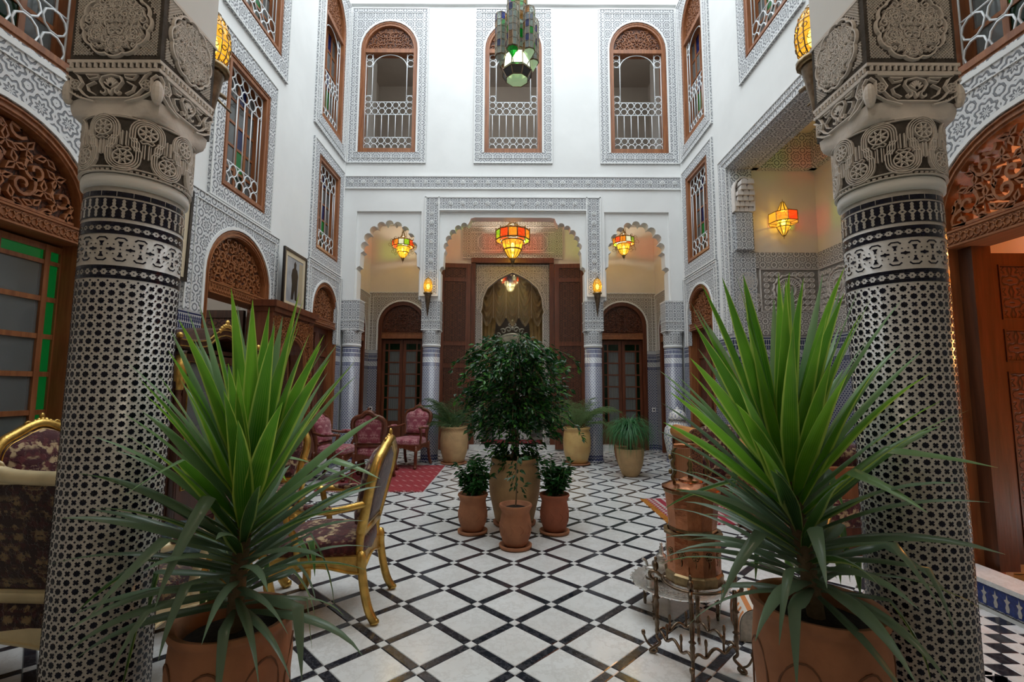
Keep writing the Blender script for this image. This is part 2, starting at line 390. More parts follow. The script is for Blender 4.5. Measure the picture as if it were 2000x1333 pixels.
# planes: (u, v, h) -> xyz
def FARW(y=YF): return lambda u, v, h: (u, y-h, v)
def LEFTW(x=-W): return lambda u, v, h: (x+h, u, v)
def RIGHTW(x=W): return lambda u, v, h: (x-h, u, v)
def CYL(cx, cy, r): return lambda u, v, h: (cx+(r+h)*math.cos(u/r), cy+(r+h)*math.sin(u/r), v)
def arch_pts(c, hw, vb, spring, rise, n=14, ex=1.0):     # up the left side, over, down the right
    p = [(c-hw, vb)]
    for k in range(n+1):
        a = PI-PI*k/n; p.append((c+hw*math.cos(a), spring+rise*max(0., math.sin(a))**ex))
    return p+[(c+hw, vb)]
def rect_minus_arch(c, hw, vb, spring, rise, u0, u1, v1, n=14):
    return [(u0, vb)]+arch_pts(c, hw, vb, spring, rise, n)+[(u1, vb), (u1, v1), (u0, v1)]
def circle(c, r, n=12, a0=0.): return [(c[0]+r*math.cos(a0+2*PI*k/n), c[1]+r*math.sin(a0+2*PI*k/n)) for k in range(n)]
def spiral(c, r0, r1, a0, a1, n=12):
    return [(c[0]+(r0+(r1-r0)*k/n)*math.cos(a0+(a1-a0)*k/n), c[1]+(r0+(r1-r0)*k/n)*math.sin(a0+(a1-a0)*k/n)) for k in range(n+1)]
def rosette(mb, c, r, w, h, fm, pet=8):
    mb.ribbon(circle(c, r, 18), w, h, fm, True)
    mb.ribbon(circle(c, r*.28, 8), w*.8, h, fm, True)
    for k in range(pet):
        a = 2*PI*k/pet; b = PI/pet
        mb.ribbon([(c[0]+r*.3*math.cos(a), c[1]+r*.3*math.sin(a)), (c[0]+r*.62*math.cos(a+b*.8), c[1]+r*.62*math.sin(a+b*.8)), (c[0]+r*.92*math.cos(a+b), c[1]+r*.92*math.sin(a+b))], w*.7, h, fm)
        mb.ribbon([(c[0]+r*.3*math.cos(a), c[1]+r*.3*math.sin(a)), (c[0]+r*.62*math.cos(a-b*.8), c[1]+r*.62*math.sin(a-b*.8)), (c[0]+r*.92*math.cos(a-b), c[1]+r*.92*math.sin(a-b))], w*.7, h, fm)
def arabesque(mb, inside, u0, u1, v0, v1, cell, w, h, fm, seed=1, sym=None):
    """interlaced scrolls and leaves filling the region, mirrored about u = sym"""
    r = random.Random(seed); row = 0; v = v0+cell*.3
    sy = sym if sym is not None else (u0+u1)/2
    def put(pts, ww, closed=False):
        mb.ribbon(pts, ww, h, fm, closed)
        mb.ribbon([(2*sy-p[0], p[1]) for p in pts], ww, h, fm, closed)
    while v < v1:
        u = sy+(cell*.5 if row % 2 else cell*.04)
        while u < u1+cell*.2:
            if inside(u, v):
                a0 = r.uniform(0, 2*PI); d = r.choice((-1, 1)); R = cell*r.uniform(.52, .62)
                k = r.random()
                if k < .62:
                    pts = [p for p in spiral((u, v), R, R*.18, a0, a0+d*2*PI*1.15, 13) if inside(*p)]
                    if len(pts) > 3: put(pts, w)
                    q = (u+R*1.0*math.cos(a0-d*.6), v+R*1.0*math.sin(a0-d*.6))
                    if inside(*q): put([(u+R*math.cos(a0), v+R*math.sin(a0)), ((u+q[0])/2+R*.7*math.cos(a0-d*.3), (v+q[1])/2+R*.7*math.sin(a0-d*.3)), q], w*1.25)
                else:
                    for j in range(3):
                        b = a0+j*2*PI/3
                        pts = [(u, v), (u+R*.5*math.cos(b+.5), v+R*.5*math.sin(b+.5)), (u+R*.98*math.cos(b), v+R*.98*math.sin(b)), (u+R*.5*math.cos(b-.5), v+R*.5*math.sin(b-.5))]
                        if all(inside(*p) for p in pts): put(pts, w*.75, True)
            u += cell
        v += cell*.86; row += 1
# ---------------------------------------------------------------- SETTING: floor
fl = MB(); fl.box(-5.2, -1.2, -.2, 5.2, 15.2, -.006); floor = struct(fl.build('floor', 'grout'))
TS, TX, TY = .481, .0204, 2.492
sw = .026     # half width of the black strips
def tile_mesh(hx, hy, t=.006, ch=.003):
    m = MB(); v = [(-hx,-hy,-t),(hx,-hy,-t),(hx,hy,-t),(-hx,hy,-t),(-hx,-hy,-ch),(hx,-hy,-ch),(hx,hy,-ch),(-hx,hy,-ch),(-hx+ch,-hy+ch,0),(hx-ch,-hy+ch,0),(hx-ch,hy-ch,0),(-hx+ch,hy-ch,0)]
    return m.add(v, [(8,9,10,11)]+[(a, (a+1) % 4, 4+(a+1) % 4, 4+a) for a in range(4)]+[(4+a, 4+(a+1) % 4, 8+(a+1) % 4, 8+a) for a in range(4)])
side = TS/math.sqrt(2); hw_ = side/2-sw-.0012
R45 = Matrix.Rotation(PI/4, 4, 'Z'); Rm45 = Matrix.Rotation(-PI/4, 4, 'Z')
def lay(name, hx, hy, spots, mat, rot):
    spots.sort(key=lambda p: p[0]**2+p[1]**2)
    first = tile_mesh(hx, hy).build(name, mat, floor); first.location = (*spots[0], 0); first.rotation_euler = (0,0,rot)
    for p in spots[1:300]:
        c = link_copy(first, floor); c.location = (*p, 0)
    rest = MB()
    for p in spots[300:]:
        o = len(rest.v); t = tile_mesh(hx, hy); rest.add(t.v, t.f); rest.xf(Matrix.Translation((*p, 0)) @ Matrix.Rotation(rot, 4, 'Z'), o)
    if spots[300:]: rest.build(name, mat, floor, kind='stuff')
nodes = []; cents = []; s1 = []; s2 = []
for i in range(-30, 31):
    for j in range(-30, 61):
        for (ox, oy) in ((0, 0), (.5, .5)):
            x = TX+(i+ox)*TS; y = TY+(j+oy)*TS
            if not (1.55 < y < 11.0 and abs(x) < 3.42) or (abs(x) > y*1.12+.4): continue
            if y < 3.25 and x > 2.3: continue
            nodes.append((x, y)); cents.append((x, y+TS/2))
            s1.append((x+TS/4, y+TS/4)); s2.append((x-TS/4, y+TS/4))
lay('floor_tile', hw_, hw_, cents, 'marble', PI/4)
lay('floor_strip', hw_, sw-.001, s1, 'marble_black', PI/4)
lay('floor_strip', hw_, sw-.001, s2, 'marble_black', -PI/4)
lay('floor_square', sw-.001, sw-.001, nodes, 'marble', PI/4)
ck = []; ckb = []
for i in range(8):
    for j in range(22):
        x = 2.36+i*.1; y = 1.02+j*.1
        if x > 3.05: continue
        (ck if (i+j) % 2 else ckb).append((x, y))
lay('checker_tile', .049, .049, ck, 'marble', 0.); lay('checker_tile', .049, .049, ckb, 'marble_black', 0.)
# ---------------------------------------------------------------- walls with openings
def wall_boxes(mb, axis, a0, a1, u0, u1, v0, v1, holes):
    """slab between a0..a1 on the given axis ('x' or 'y'), u along the wall, v up, rectangular holes"""
    us = sorted({u0, u1, *[min(max(q, u0), u1) for h in holes for q in (h[0], h[1])]})
    for ua, ub in zip(us, us[1:]):
        if ub-ua < 1e-6: continue
        um = (ua+ub)/2
        hs = sorted([(max(h[2], v0), min(h[3], v1)) for h in holes if h[0] < um < h[1]])
        z = v0
        for p, q in hs+[(v1, v1)]:
            if p > z+1e-6:
                if axis == 'x': mb.box(a0, ua, z, a1, ub, p)
                else: mb.box(ua, a0, z, ub, a1, p)
            z = max(z, q)
    return mb
ZT = 10.2
DOORS = [(2.17, 3.57), (4.92, 6.25), (7.62, 8.73)]            # along the side walls
lw_holes = [(a, b, 0, 3.24 if i != 2 else 3.18) for i, (a, b) in enumerate(DOORS)]+[(2.25, 3.38, 3.65, 5.25), (5.10, 6.04, 3.64, 5.26), (7.66, 8.64, 3.68, 5.33), (7.66, 8.62, 6.0, 8.72), (5.2, 6.25, 6.0, 7.9), (9.55, 10.45, 0, 3.1)]
mb = wall_boxes(MB(), 'x', -W-.34, -W, -.95, YG, 0, ZT, lw_holes); struct(mb.build('wall_left', 'plaster'))
AL0, AL1, ALT = 3.95, 6.97, 4.75                              # alcove opening in the right wall
rw_holes = [lw_holes[0], lw_holes[2], lw_holes[3], lw_holes[5], lw_holes[6], lw_holes[7], (AL0, AL1, 0, ALT), (9.55, 10.45, 0, 3.1)]
mb = wall_boxes(MB(), 'x', W, W+.34, -.95, YG, 0, ZT, rw_holes); struct(mb.build('wall_right', 'plaster'))
mb = wall_boxes(MB(), 'y', YF, YFB, -W, W, 4.80, ZT, [(-3.06, -1.93, 5.99, 8.76), (-.565, .565, 5.99, 8.76), (1.93, 3.06, 5.99, 8.76)]); 
for s in (-1, 1):
    for a, b in ((1.43, 1.78), (3.04, W)):
        mb.box(min(s*a, s*b), YF, 3.06, max(s*a, s*b), YFB, 4.80)
wall_far = struct(mb.build('wall_far', 'plaster'))
# near arcade (seen only beside the near columns) and what is behind the viewer
mb = MB(); mb.box(-W, YN, 4.80, W, YNB, ZT)
for s in (-1, 1):
    mb.box(min(s*1.385, s*1.735), YN, 2.97, max(s*1.385, s*1.735), YNB, 4.80); mb.box(min(s*3.04, s*W), YN, 0, max(s*3.04, s*W), YNB, 4.80)
struct(mb.build('wall_near', 'plaster'))
mb = MB(); mb.box(-W, -1.1, 0, W, -.95, 5.5); struct(mb.build('wall_behind', 'beige'))
mb = MB(); mb.box(-W, -.95, 5.3, W, YN, 5.5); struct(mb.build('ceiling_near_gallery', 'beige'))
mb = MB(); mb.box(-W-.34, YFB, 5.35, W+.34, YG+.3, 5.5); struct(mb.build('ceiling_gallery', 'beige'))
# far gallery back wall: openings for portal and two arched doors; warm painted skin above the carved dado
mb = wall_boxes(MB(), 'y', YG, YG+.3, -W-.34, W+.34, 0, 5.35, [(-.86, .86, .12, 4.24), (-3.06, -1.96, 0, 3.34), (1.96, 3.06, 0, 3.34)]); struct(mb.build('wall_gallery', 'beige'))
for s, nm in ((-1, 'wall_gallery_left'), (1, 'wall_gallery_right')):
    mb = MB(); x0, x1 = sorted((s*(W-.012), s*(W+.0))); mb.box(x0, YFB, 3.5, x1, YG, 5.35); struct(mb.build(nm, 'beige'))
# upper room behind the far windows
mb = MB(); mb.box(-W-.3, 11.6, 5.5, W+.3, 11.75, 9.3); mb.box(-W-.3, YFB, 9.15, W+.3, 11.7, 9.3); mb.box(-W-.34, YFB, 5.5, -W-.2, 11.7, 9.3); mb.box(W+.2, YFB, 5.5, W+.34, 11.7, 9.3)
struct(mb.build('wall_upper_room', 'room'))
mb = MB(); mb.box(-W-.3, YFB, 5.5, W+.3, 11.6, 5.56); struct(mb.build('floor_upper_room', 'wood_red'))
# portal room
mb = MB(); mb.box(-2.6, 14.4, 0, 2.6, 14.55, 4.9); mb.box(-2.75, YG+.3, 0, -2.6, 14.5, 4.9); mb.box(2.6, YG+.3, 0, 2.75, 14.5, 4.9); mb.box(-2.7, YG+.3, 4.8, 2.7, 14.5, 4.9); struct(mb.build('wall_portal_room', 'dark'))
mb = MB(); mb.box(-2.6, YG-.10, 0, 2.6, 14.4, .12); struct(mb.build('floor_portal_room', 'marble'))
# rooms behind side openings
mb = MB()
for s in (-1, 1):
    for a, b, y0, y1 in ((2.76, 2.8, YG+.3, 12.2), (3.4, 3.5, YG+.3, 12.2), (1.6, 3.5, 12.2, 12.3)):
        x0, x1 = sorted((s*a, s*b)); mb.box(x0, y0, 0, x1, y1, 3.6)
    x0, x1 = sorted((s*1.6, s*3.5)); mb.box(x0, YG+.3, 3.5, x1, 12.3, 3.6)
for s in (-1, 1):
    for (a, b, z0, z1) in ((2.1, 3.6, 3.5, 5.4), (4.9, 6.3, 3.5, 5.4), (7.5, 8.8, 3.5, 5.4), (7.5, 8.8, 5.8, 9.), (5.1, 6.4, 5.8, 8.1), (7.4, 8.85, 0, 3.3), (9.4, 10.6, 0, 3.2)):
        if s > 0 and a == 4.9: continue
        x0, x1 = sorted((s*(W+1.0), s*(W+1.12))); mb.box(x0, a-.1, z0, x1, b+.1, z1)
        x0, x1 = sorted((s*(W+.34), s*(W+1.1)))
        for (p, q) in ((a-.1, a), (b, b+.1)): mb.box(x0, p, z0, x1, q, z1)
        mb.box(x0, a, z1-.06, x1, b, z1)
        if z0 > 1: mb.box(x0, a, z0, x1, b, z0+.06)
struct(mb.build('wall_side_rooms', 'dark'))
mb = MB(); mb.box(-W-1.9, 4.3, 0, -W-1.8, 6.9, 3.6); mb.box(-W-1.9, 4.2, 0, -W-.34, 4.3, 3.6); mb.box(-W-1.9, 6.9, 0, -W-.34, 7.0, 3.6); mb.box(-W-1.9, 4.3, 3.5, -W-.34, 6.9, 3.6); struct(mb.build('wall_left_room', 'room'))
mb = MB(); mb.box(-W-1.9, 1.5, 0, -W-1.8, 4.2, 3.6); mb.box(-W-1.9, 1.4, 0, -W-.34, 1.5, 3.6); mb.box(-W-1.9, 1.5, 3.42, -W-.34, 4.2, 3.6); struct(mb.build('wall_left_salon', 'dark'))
mb = MB(); mb.box(6.2, 1.2, 0, 6.3, 3.9, 3.6); mb.box(W+.34, 1.1, 0, 6.3, 1.2, 3.6); mb.box(W+.34, 3.78, 0, 6.3, 3.88, 3.6); mb.box(W+.34, 1.2, 3.45, 6.3, 3.8, 3.6); struct(mb.build('wall_right_room', 'orange'))
# alcove shell
mb = MB(); mb.box(4.62, AL0-.2, 0, 4.75, AL1+.2, 5.5); mb.box(W+.34, AL1+.02, 0, 4.65, AL1+.2, 5.5); mb.box(W+.34, AL0-.2, 0, 4.65, AL0-.02, 5.5); struct(mb.build('wall_alcove', 'beige'))
mb = MB(); mb.box(W+.34, AL0-.1, 5.28, 4.7, AL1+.1, 5.5); struct(mb.build('ceiling_alcove', 'beige'))
# ---------------------------------------------------------------- far arcade: lobed arches
def scal(c, rx, rz, a0, a1, n, d, q=7):
    o = []
    for i in range(n*q+1):
        t = i/(n*q); a = a0+(a1-a0)*t; g = d*abs(math.sin(n*PI*t))**.6
        o.append((c[0]+(rx+g)*math.cos(a), c[1]+(rz+g)*math.sin(a)))
    return o
def arch_small(c):
    L = [(c-.60, 3.06), (c-.60, 3.62), (c-.625, 3.66), (c-.60, 3.705), (c-.555, 3.72), (c-.545, 3.98)]
    R = [(2*c-x, z) for x, z in L[::-1]]
    return L+scal((c, 4.0), .49, .565, PI*.99, PI*.01, 9, .072)+R
def arch_big(c=0):
    L = [(-1.39, 3.06), (-1.39, 3.60), (-1.415, 3.64), (-1.39, 3.70), (-1.345, 3.72), (-1.335, 3.98)]
    q = scal((-.86, 4.03), .44, .52, PI*.99, PI*.52, 5, .055)+[(-.85, 4.60), (-.82, 4.68), (-.74, 4.70)]
    H = L+q; return H+[(-x, z) for x, z in H[::-1]]
mb = MB()
for c in (-2.41, 2.41):
    mb.prism([(c-.63, 3.06)]+arch_small(c)[0:]+[(c+.63, 3.06), (c+.63, 4.80), (c-.63, 4.80)], FARW(), -.29, -.05, back=True)
mb.prism([(-1.43, 3.06)]+arch_big()+[(1.43, 3.06), (1.43, 4.80), (-1.43, 4.80)], FARW(), -.29, -.05, back=True)
trim(mb, 'plaster')
# carved frame of the centre bay, recess mouldings, frieze
mb = MB(); FW = FARW()
for s in (-1, 1):
    a, b = sorted((s*1.46, s*1.69)); mb.box(a, YF-.02, 3.17, b, YF, 5.07)
mb.box(-1.46, YF-.02, 4.85, 1.46, YF, 5.07); trim(mb, 'stucco_fine')
mb = MB(); mb.box(-W, YF-.022, 5.27, W, YF, 5.49); trim(mb, 'stucco_fine')
mb = MB()
for z0, z1, h in ((5.245, 5.27, .035), (5.49, 5.515, .035), (9.12, 9.2, .06)): mb.box(-W, YF-h, z0, W, YF, z1)
for s in (-1, 1):
    for x in (1.44, 1.70):
        a, b = sorted((s*x-.012, s*x+.012)); mb.box(a, YF-.032, 3.14, b, YF, 5.09)
    a, b = sorted((s*1.42, s*1.78)); mb.box(a, YF-.05, 3.115, b, YF, 3.15)
mb.box(-1.712, YF-.032, 5.07, 1.712, YF, 5.095); mb.box(-1.43, YF-.03, 4.815, 1.43, YF, 4.845)
trim(mb, 'plaster')
mb = MB()     # bosses of the frieze and of the frame
for k in range(27): mb.torus((-3.17+k*.2438, YF-.026, 5.38), .036, .008, (1,0,0), (0,0,1), 8, 4); mb.sell((-3.17+k*.2438, YF-.026, 5.38), .018, .012, .018, 1, 6, 4)
for k in range(13): mb.torus((-1.46+k*.2433, YF-.024, 4.96), .036, .008, (1,0,0), (0,0,1), 8, 4); mb.sell((-1.46+k*.2433, YF-.024, 4.96), .018, .012, .018, 1, 6, 4)
for s in (-1, 1):
    for k in range(9): mb.torus((s*1.575, YF-.024, 3.24+k*.19), .036, .008, (1,0,0), (0,0,1), 8, 4); mb.sell((s*1.575, YF-.024, 3.24+k*.19), .018, .012, .018, 1, 6, 4)
trim(mb, 'plaster', kind='structure')
# ---------------------------------------------------------------- columns
def ring_square(mb, cx, cy, z0, z1, r, ax, ay, n=32):
    prof = [(0, z0), (.5, z0+(z1-z0)*.04), (.75, z0+(z1-z0)*.18), (.92, z0+(z1-z0)*.5), (1, z1)]
    vs = []; fs = []
    for t, z in prof:
        for k in range(n):
            a = 2*PI*(k+.5)/n; c, s = math.cos(a), math.sin(a); q = min(ax/max(abs(c), 1e-6), ay/max(abs(s), 1e-6))
            R = r*(1-t)+q*t; vs.append((cx+R*c, cy+R*s, z))
    for i in range(len(prof)-1):
        for k in range(n): fs.append((i*n+k, i*n+(k+1) % n, (i+1)*n+(k+1) % n, (i+1)*n+k))
    mb.add(vs, fs)
def column(label, cx, cy, near=False, r=.165, sh=None, top=3.06):
    t = thing('tiled_column', label, 'column', (cx, cy, 0))
    sb = MB()
    if not near:
        sb.lathe([(r+.02, 0), (r+.02, .03), (r+.004, .04), (r, .05), (r, 2.165)], 36); sb.build('shaft', 'zellij', t, True)
    else:
        sb.lathe([(r+.02, 0), (r+.02, .03), (r+.004, .04), (r, .05), (r, 2.165)], 64); sb.build('shaft', 'glaze', t, True)
    nb = MB(); nb.lathe([(r+.002, 2.155), (r+.011, 2.162), (r+.013, 2.18), (r+.011, 2.198), (r+.008, 2.205)], 48); nb.build('neck_ring', 'plaster', t, True)
    cb = MB(); cb.lathe([(r+.008, 2.203), (r+.010, 2.26), (r+.013, 2.435)], 48, caps=False)
    cb.build('capital', 'ground' if near else 'stucco_fine', t, 'auto')
    cb = MB(); ring_square(cb, 0, 0, 2.435, 2.505, r+.013, .176, .16); cb.build('impost_foot', 'relief' if near else 'stucco_fine', t, 'auto')
    bb = MB(); bb.box(-.176, -.16, 2.505, .176, .16, top); bb.build('impost_block', 'ground' if near else 'stucco_fine', t)
    ed = MB()
    if near: hs = ((2.625, .012), (2.66, .012), (top-.012, .012))
    else: hs = ((2.48, .02), (2.65, .012), (top-.015, .02))
    for z, h in hs:
        ed.box(-.182, -.166, z-h/2, .182, .166, z+h/2)
    ed.build('moulding', 'relief' if near else 'plaster', t)
    return t
colNL = column('broad mosaic column in the foreground beside the gold settee', -CX, 1.90, True, top=2.97)
colNR = column('broad mosaic column in the foreground beside the open orange-lit door', CX, 1.90, True, top=2.97)
column('slender blue mosaic column by the pink chairs, left of the carved portal', -CX, 9.11)
column('slender blue mosaic column right of the carved portal, behind a yellowish pot', CX, 9.11)
column('mosaic column built into the far left corner behind the pink chair', -3.1, 9.11)
column('mosaic column built into the far right corner behind the porcelain urn', 3.1, 9.11)
# --- mosaic pieces and carving of the two near columns
def poly_prism_mesh(name, poly, h, mat):
    m = MB(); m.prism(poly, lambda u, v, q: (q, u, v), -.0006, h); return m.build(name, mat)
r_ = .165; NC = 34; p_ = 2*PI*r_/NC
star8 = []
for k in range(16):
    q = .0118 if k % 2 == 0 else .0095; star8.append((q*math.cos(PI*k/8), q*math.sin(PI*k/8)))
w_ = .0036; L_ = .0098
cross = []
for k in range(4):
    a = PI/4+k*PI/2; c, s = math.cos(a), math.sin(a)
    for (x, y) in ((w_, -w_), (L_, -w_), (L_, w_)): cross.append((x*c-y*s, x*s+y*c))
def mosaic(t, cx, cy):
    view = math.atan2(-cy, -cx)
    cells = []
    rows = int(1.785/p_)
    for j in range(2, rows):
        for i in range(NC):
            a = 2*PI*(i+.5)/NC; z = (j+.5)*p_+(1.79-rows*p_)
            d = (a-view+PI) % (2*PI)-PI
            cells.append((abs(d), a, z, (i+j) % 2))
    for kind, nm, poly in ((1, 'star_tile', star8), (0, 'cross_tile', cross)):
        sel = [c for c in cells if c[3] == kind]
        vis = sorted([c for c in sel if c[0] < 1.40 and c[2] > .33], key=lambda c: c[0]-.1*c[2])
        first = None
        for c in vis[:300]:
            if first is None: first = o = poly_prism_mesh(nm, poly, .0012, 'navy'); o.parent = t
            else: o = link_copy(first, t)
            o.location = (r_*math.cos(c[1]), r_*math.sin(c[1]), c[2]); o.rotation_euler = (0, 0, c[1])
        rest = MB()
        keep = {(c[1], c[2]) for c in vis[:300]}
        for c in sel:
            if (c[1], c[2]) in keep: continue
            rest.prism([(c[1]*r_+u, c[2]+v) for u, v in poly], CYL(0, 0, r_), -.0006, .0012)
        rest.build(nm, 'navy', t, kind='stuff')
    sq = MB(); fm = CYL(0, 0, r_); d = .0043
    for j in range(2, rows+1):
        for i in range(NC):
            u = 2*PI*i/NC*r_; z = j*p_+(1.79-rows*p_); sq.prism([(u-d, z), (u, z-d), (u+d, z), (u, z+d)], fm, -.0006, .0012)
    sq.build('square_tile', 'navy', t, kind='stuff')
    nb = MB(); R1 = r_+.0012
    def ring(z0, z1): nb.lathe([(r_-.001, z0), (R1, z0), (R1, z1), (r_-.001, z1)], 64, caps=False)
    ring(2.117, 2.136); ring(2.031, 2.109)
    for z0, z1 in ((2.003, 2.017), (1.971, 1.984), (1.835, 1.849), (1.80, 1.813)): ring(z0, z1)
    for k in range(34):
        u = 2*PI*k/34*r_
        for zc in (1.9935, 1.824):
            d = .0042; nb.prism([(u-d, zc), (u, zc-.003), (u+d, zc), (u, zc+.003)], fm, -.0006, .0012)
            nb.prism([(u+p_/2-.0022, zc-.0022), (u+p_/2+.0022, zc-.0022), (u+p_/2+.0022, zc+.0022), (u+p_/2-.0022, zc+.0022)], fm, -.0006, .0012)
            for q, sg in ((zc+.0105, -1), (zc-.0105, 1)):
                nb.prism([(u-.0095, q), (u+.0095, q), (u+.006, q+sg*.0065), (u-.006, q+sg*.0065)], fm, -.0006, .0012)
    for k in range(17):
        u = 2*PI*k/17*r_; m = 1.912
        for sg in (1, -1):
            nb.ribbon([(u-.019, m+sg*.036), (u-.010, m+sg*.044), (u+.010, m+sg*.044), (u+.019, m+sg*.036)], .006, .0012, fm)
            nb.prism([(u-.009, m+sg*.030), (u+.009, m+sg*.030), (u+.003, m+sg*.018), (u+.005, m+sg*.012), (u-.005, m+sg*.012), (u-.003, m+sg*.018)], fm, -.0006, .0012)
            for du in (-.021, .021): nb.prism([(u+du-.003, m+sg*.018), (u+du, m+sg*.018-.003), (u+du+.003, m+sg*.018), (u+du, m+sg*.018+.003)], fm, -.0006, .0012)
        uu = u+PI/17*r_
        nb.prism([(uu-.014, m-.003), (uu-.005, m-.004), (uu, m-.008), (uu+.005, m-.004), (uu+.014, m-.003), (uu+.014, m+.003), (uu+.005, m+.004), (uu, m+.008), (uu-.005, m+.004), (uu-.014, m+.003)], fm, -.0006, .0012)
        nb.prism([(u-.003, m), (u, m-.003), (u+.003, m), (u, m+.003)], fm, -.0006, .0012)
    nb.build('mosaic_band', 'navy', t, kind='stuff')
    wb = MB(); prof = [(-.036, .002), (-.030, .0062), (-.024, .0040), (-.017, .0062), (-.010, .0040), (0, .0136), (.010, .0040), (.017, .0062), (.024, .0040), (.030, .0062), (.036, .002)]
    for k in range(34):
        u = 2*PI*k/34*r_; zc = 2.070
        wb.prism([(u+h, zc+v) for v, h in prof]+[(u-h, zc+v) for v, h in prof[::-1]], fm, 0, .0022)
        nz = .0028
    for k in range(20):
        u = 2*PI*k/20*r_; wb.prism([(u-.0008, 2.117), (u+.0008, 2.117), (u+.0008, 2.136), (u-.0008, 2.136)], fm, 0, .0018)
    wb.build('spindle_tile', 'glaze', t, kind='stuff')
    dm = MB()
    for k in range(34):
        u = (2*PI*k/34)*r_; dm.prism([(u-.006, 2.07), (u, 2.0665), (u+.006, 2.07), (u, 2.0735)], fm, 0, .0030)
    dm.build('lozenge_tile', 'navy', t, kind='stuff')
def carve(t, sgn):
    r0 = r_+.011; fm = CYL(0, 0, r0); cb = MB(); NP = 8; pt = 2*PI*r0/NP
    for k in range(NP):
        for uc, zc, sg in ((k*pt, 2.380, 1), ((k+.5)*pt, 2.268, -1)):
            rosette(cb, (uc, zc), .030, .0055, .012, fm)
            for rr in (.038, .0455, .053):
                cb.ribbon([(uc+rr*math.cos(a), zc+sg*rr*math.sin(a)) for a in [PI*q/10 for q in range(11)]], .0046, .012, fm)
                for sd in (-1, 1):
                    cb.ribbon([(uc+sd*rr, zc), (uc+sd*rr, zc-sg*.03), (uc+sd*(rr-.014), zc-sg*.048), (uc+sd*(rr-.016), zc-sg*.082)], .0046, .012, fm)
            for sd in (-1, 1):
                cb.ribbon([(uc, zc-sg*.032), (uc+sd*.012, zc-sg*.028), (uc+sd*.022, zc-sg*.036), (uc+sd*.014, zc-sg*.044), (uc, zc-sg*.038)], .0045, .010, fm)
                cb.ribbon([(uc+sd*.006, zc-sg*.048), (uc+sd*.006, zc-sg*.105)], .0045, .010, fm)
                cb.ribbon([(uc+sd*.013, zc-sg*.05), (uc+sd*.013, zc-sg*.10)], .0035, .005, fm)
    for z in (2.208, 2.226, 2.428): cb.ribbon([(2*PI*k/48*r0, z) for k in range(48)], .005, .010, fm, True)
    for k in range(60): cb.ribbon([(2*PI*k/60*r0, 2.217), (2*PI*(k+.55)/60*r0, 2.217)], .007, .005, fm)
    cb.build('capital_carving', 'relief', t, kind='stuff')
    ib = MB()
    faces = [(lambda u, v, h: (u, -.16-h, v), .176), ((lambda u, v, h: (sgn*(.176+h), u, v)), .16), ((lambda u, v, h: (-sgn*(.176+h), u, v)), .16)]
    for fm, hw in faces:
        cv = 2.815; R = .128
        k_ = hw/.176
        lob = [(k_*(R*(1+.075*abs(math.cos(6*a))**.7))*math.cos(a), cv+(R*(1+.075*abs(math.cos(6*a))**.7))*math.sin(a)) for a in [2*PI*q/72 for q in range(72)]]
        ib.ribbon(lob, .009, .013, fm, True)
        for a in range(6):
            b = 2*PI*a/6; ib.ribbon(circle((k_*.030*math.cos(b), cv+.030*math.sin(b)), .015, 10), .006, .012, fm, True)
            c = (k_*.082*math.cos(b+.5), cv+.082*math.sin(b+.5)); rosette(ib, c, .025, .005, .012, fm, 4)
            ib.ribbon(circle(c, .033, 14), .0045, .012, fm, True)
            c = (k_*.082*math.cos(b), cv+.082*math.sin(b))
            for sd in (-1, 1): ib.ribbon(spiral(c, .03, .006, b+sd*1.2, b+sd*6.0, 12), .005, .012, fm)
        ib.ribbon(circle((0, cv), .015, 10), .006, .012, fm, True)
        arabesque(ib, lambda u, v: (u/k_)**2+(v-cv)**2 < .124**2, 0, hw, 2.69, 2.94, .030, .0055, .013, fm, 3, 0)
        ins = lambda u, v: abs(u) < hw-.012 and 2.675 < v < 2.955 and (u/k_)**2+(v-cv)**2 > .143**2
        for i in range(-14, 15):
            for j in range(0, 24):
                u = i*.0125; v = 2.675+j*.0125
                if ins(u, v) and ins(u+.0125, v+.0125):
                    ib.ribbon([(u, v), (u+.0125, v+.0125)], .003, .004, fm); ib.ribbon([(u+.0125, v), (u, v+.0125)], .003, .004, fm)
        for q in range(15):
            u = -hw+.012+q*(2*hw-.024)/14; ib.ribbon([(u, 2.633), (u, 2.652)], .009, .010, fm)
        for sd in (-1, 1):
            X = lambda x: sd*x*k_
            ib.ribbon([(X(.0), 2.612), (X(.15), 2.612), (X(.13), 2.596), (X(.112), 2.566), (X(.125), 2.545), (X(.105), 2.522), (X(.078), 2.506), (X(0), 2.506)], .008, .012, fm)
            ib.ribbon([(X(.0), 2.600), (X(.035), 2.592), (X(.043), 2.572), (X(.03), 2.552), (X(.008), 2.540), (X(.0), 2.520)], .007, .013, fm)
            ib.ribbon(spiral((X(.03), 2.532), .016, .004, PI*.5, PI*.5+sd*5.2, 10), .006, .012, fm)
            ib.ribbon([(X(.05), 2.60), (X(.10), 2.60), (X(.085), 2.583), (X(.055), 2.588)], .006, .012, fm, True)
            ib.ribbon([(X(.062), 2.572), (X(.092), 2.556), (X(.085), 2.535), (X(.06), 2.522)], .006, .012, fm)
            rosette(ib, (X(.138), 2.56), .018, .004, .011, fm, 5)
            ib.ribbon([(X(.176), 2.60), (X(.155), 2.585), (X(.157), 2.53), (X(.12), 2.508), (X(.06), 2.492)], .008, .012, fm)
            for q in range(5): ib.ribbon([(X(.10+q*.012), 2.500+q*.006), (X(.106+q*.012), 2.510+q*.006)], .004, .005, fm)
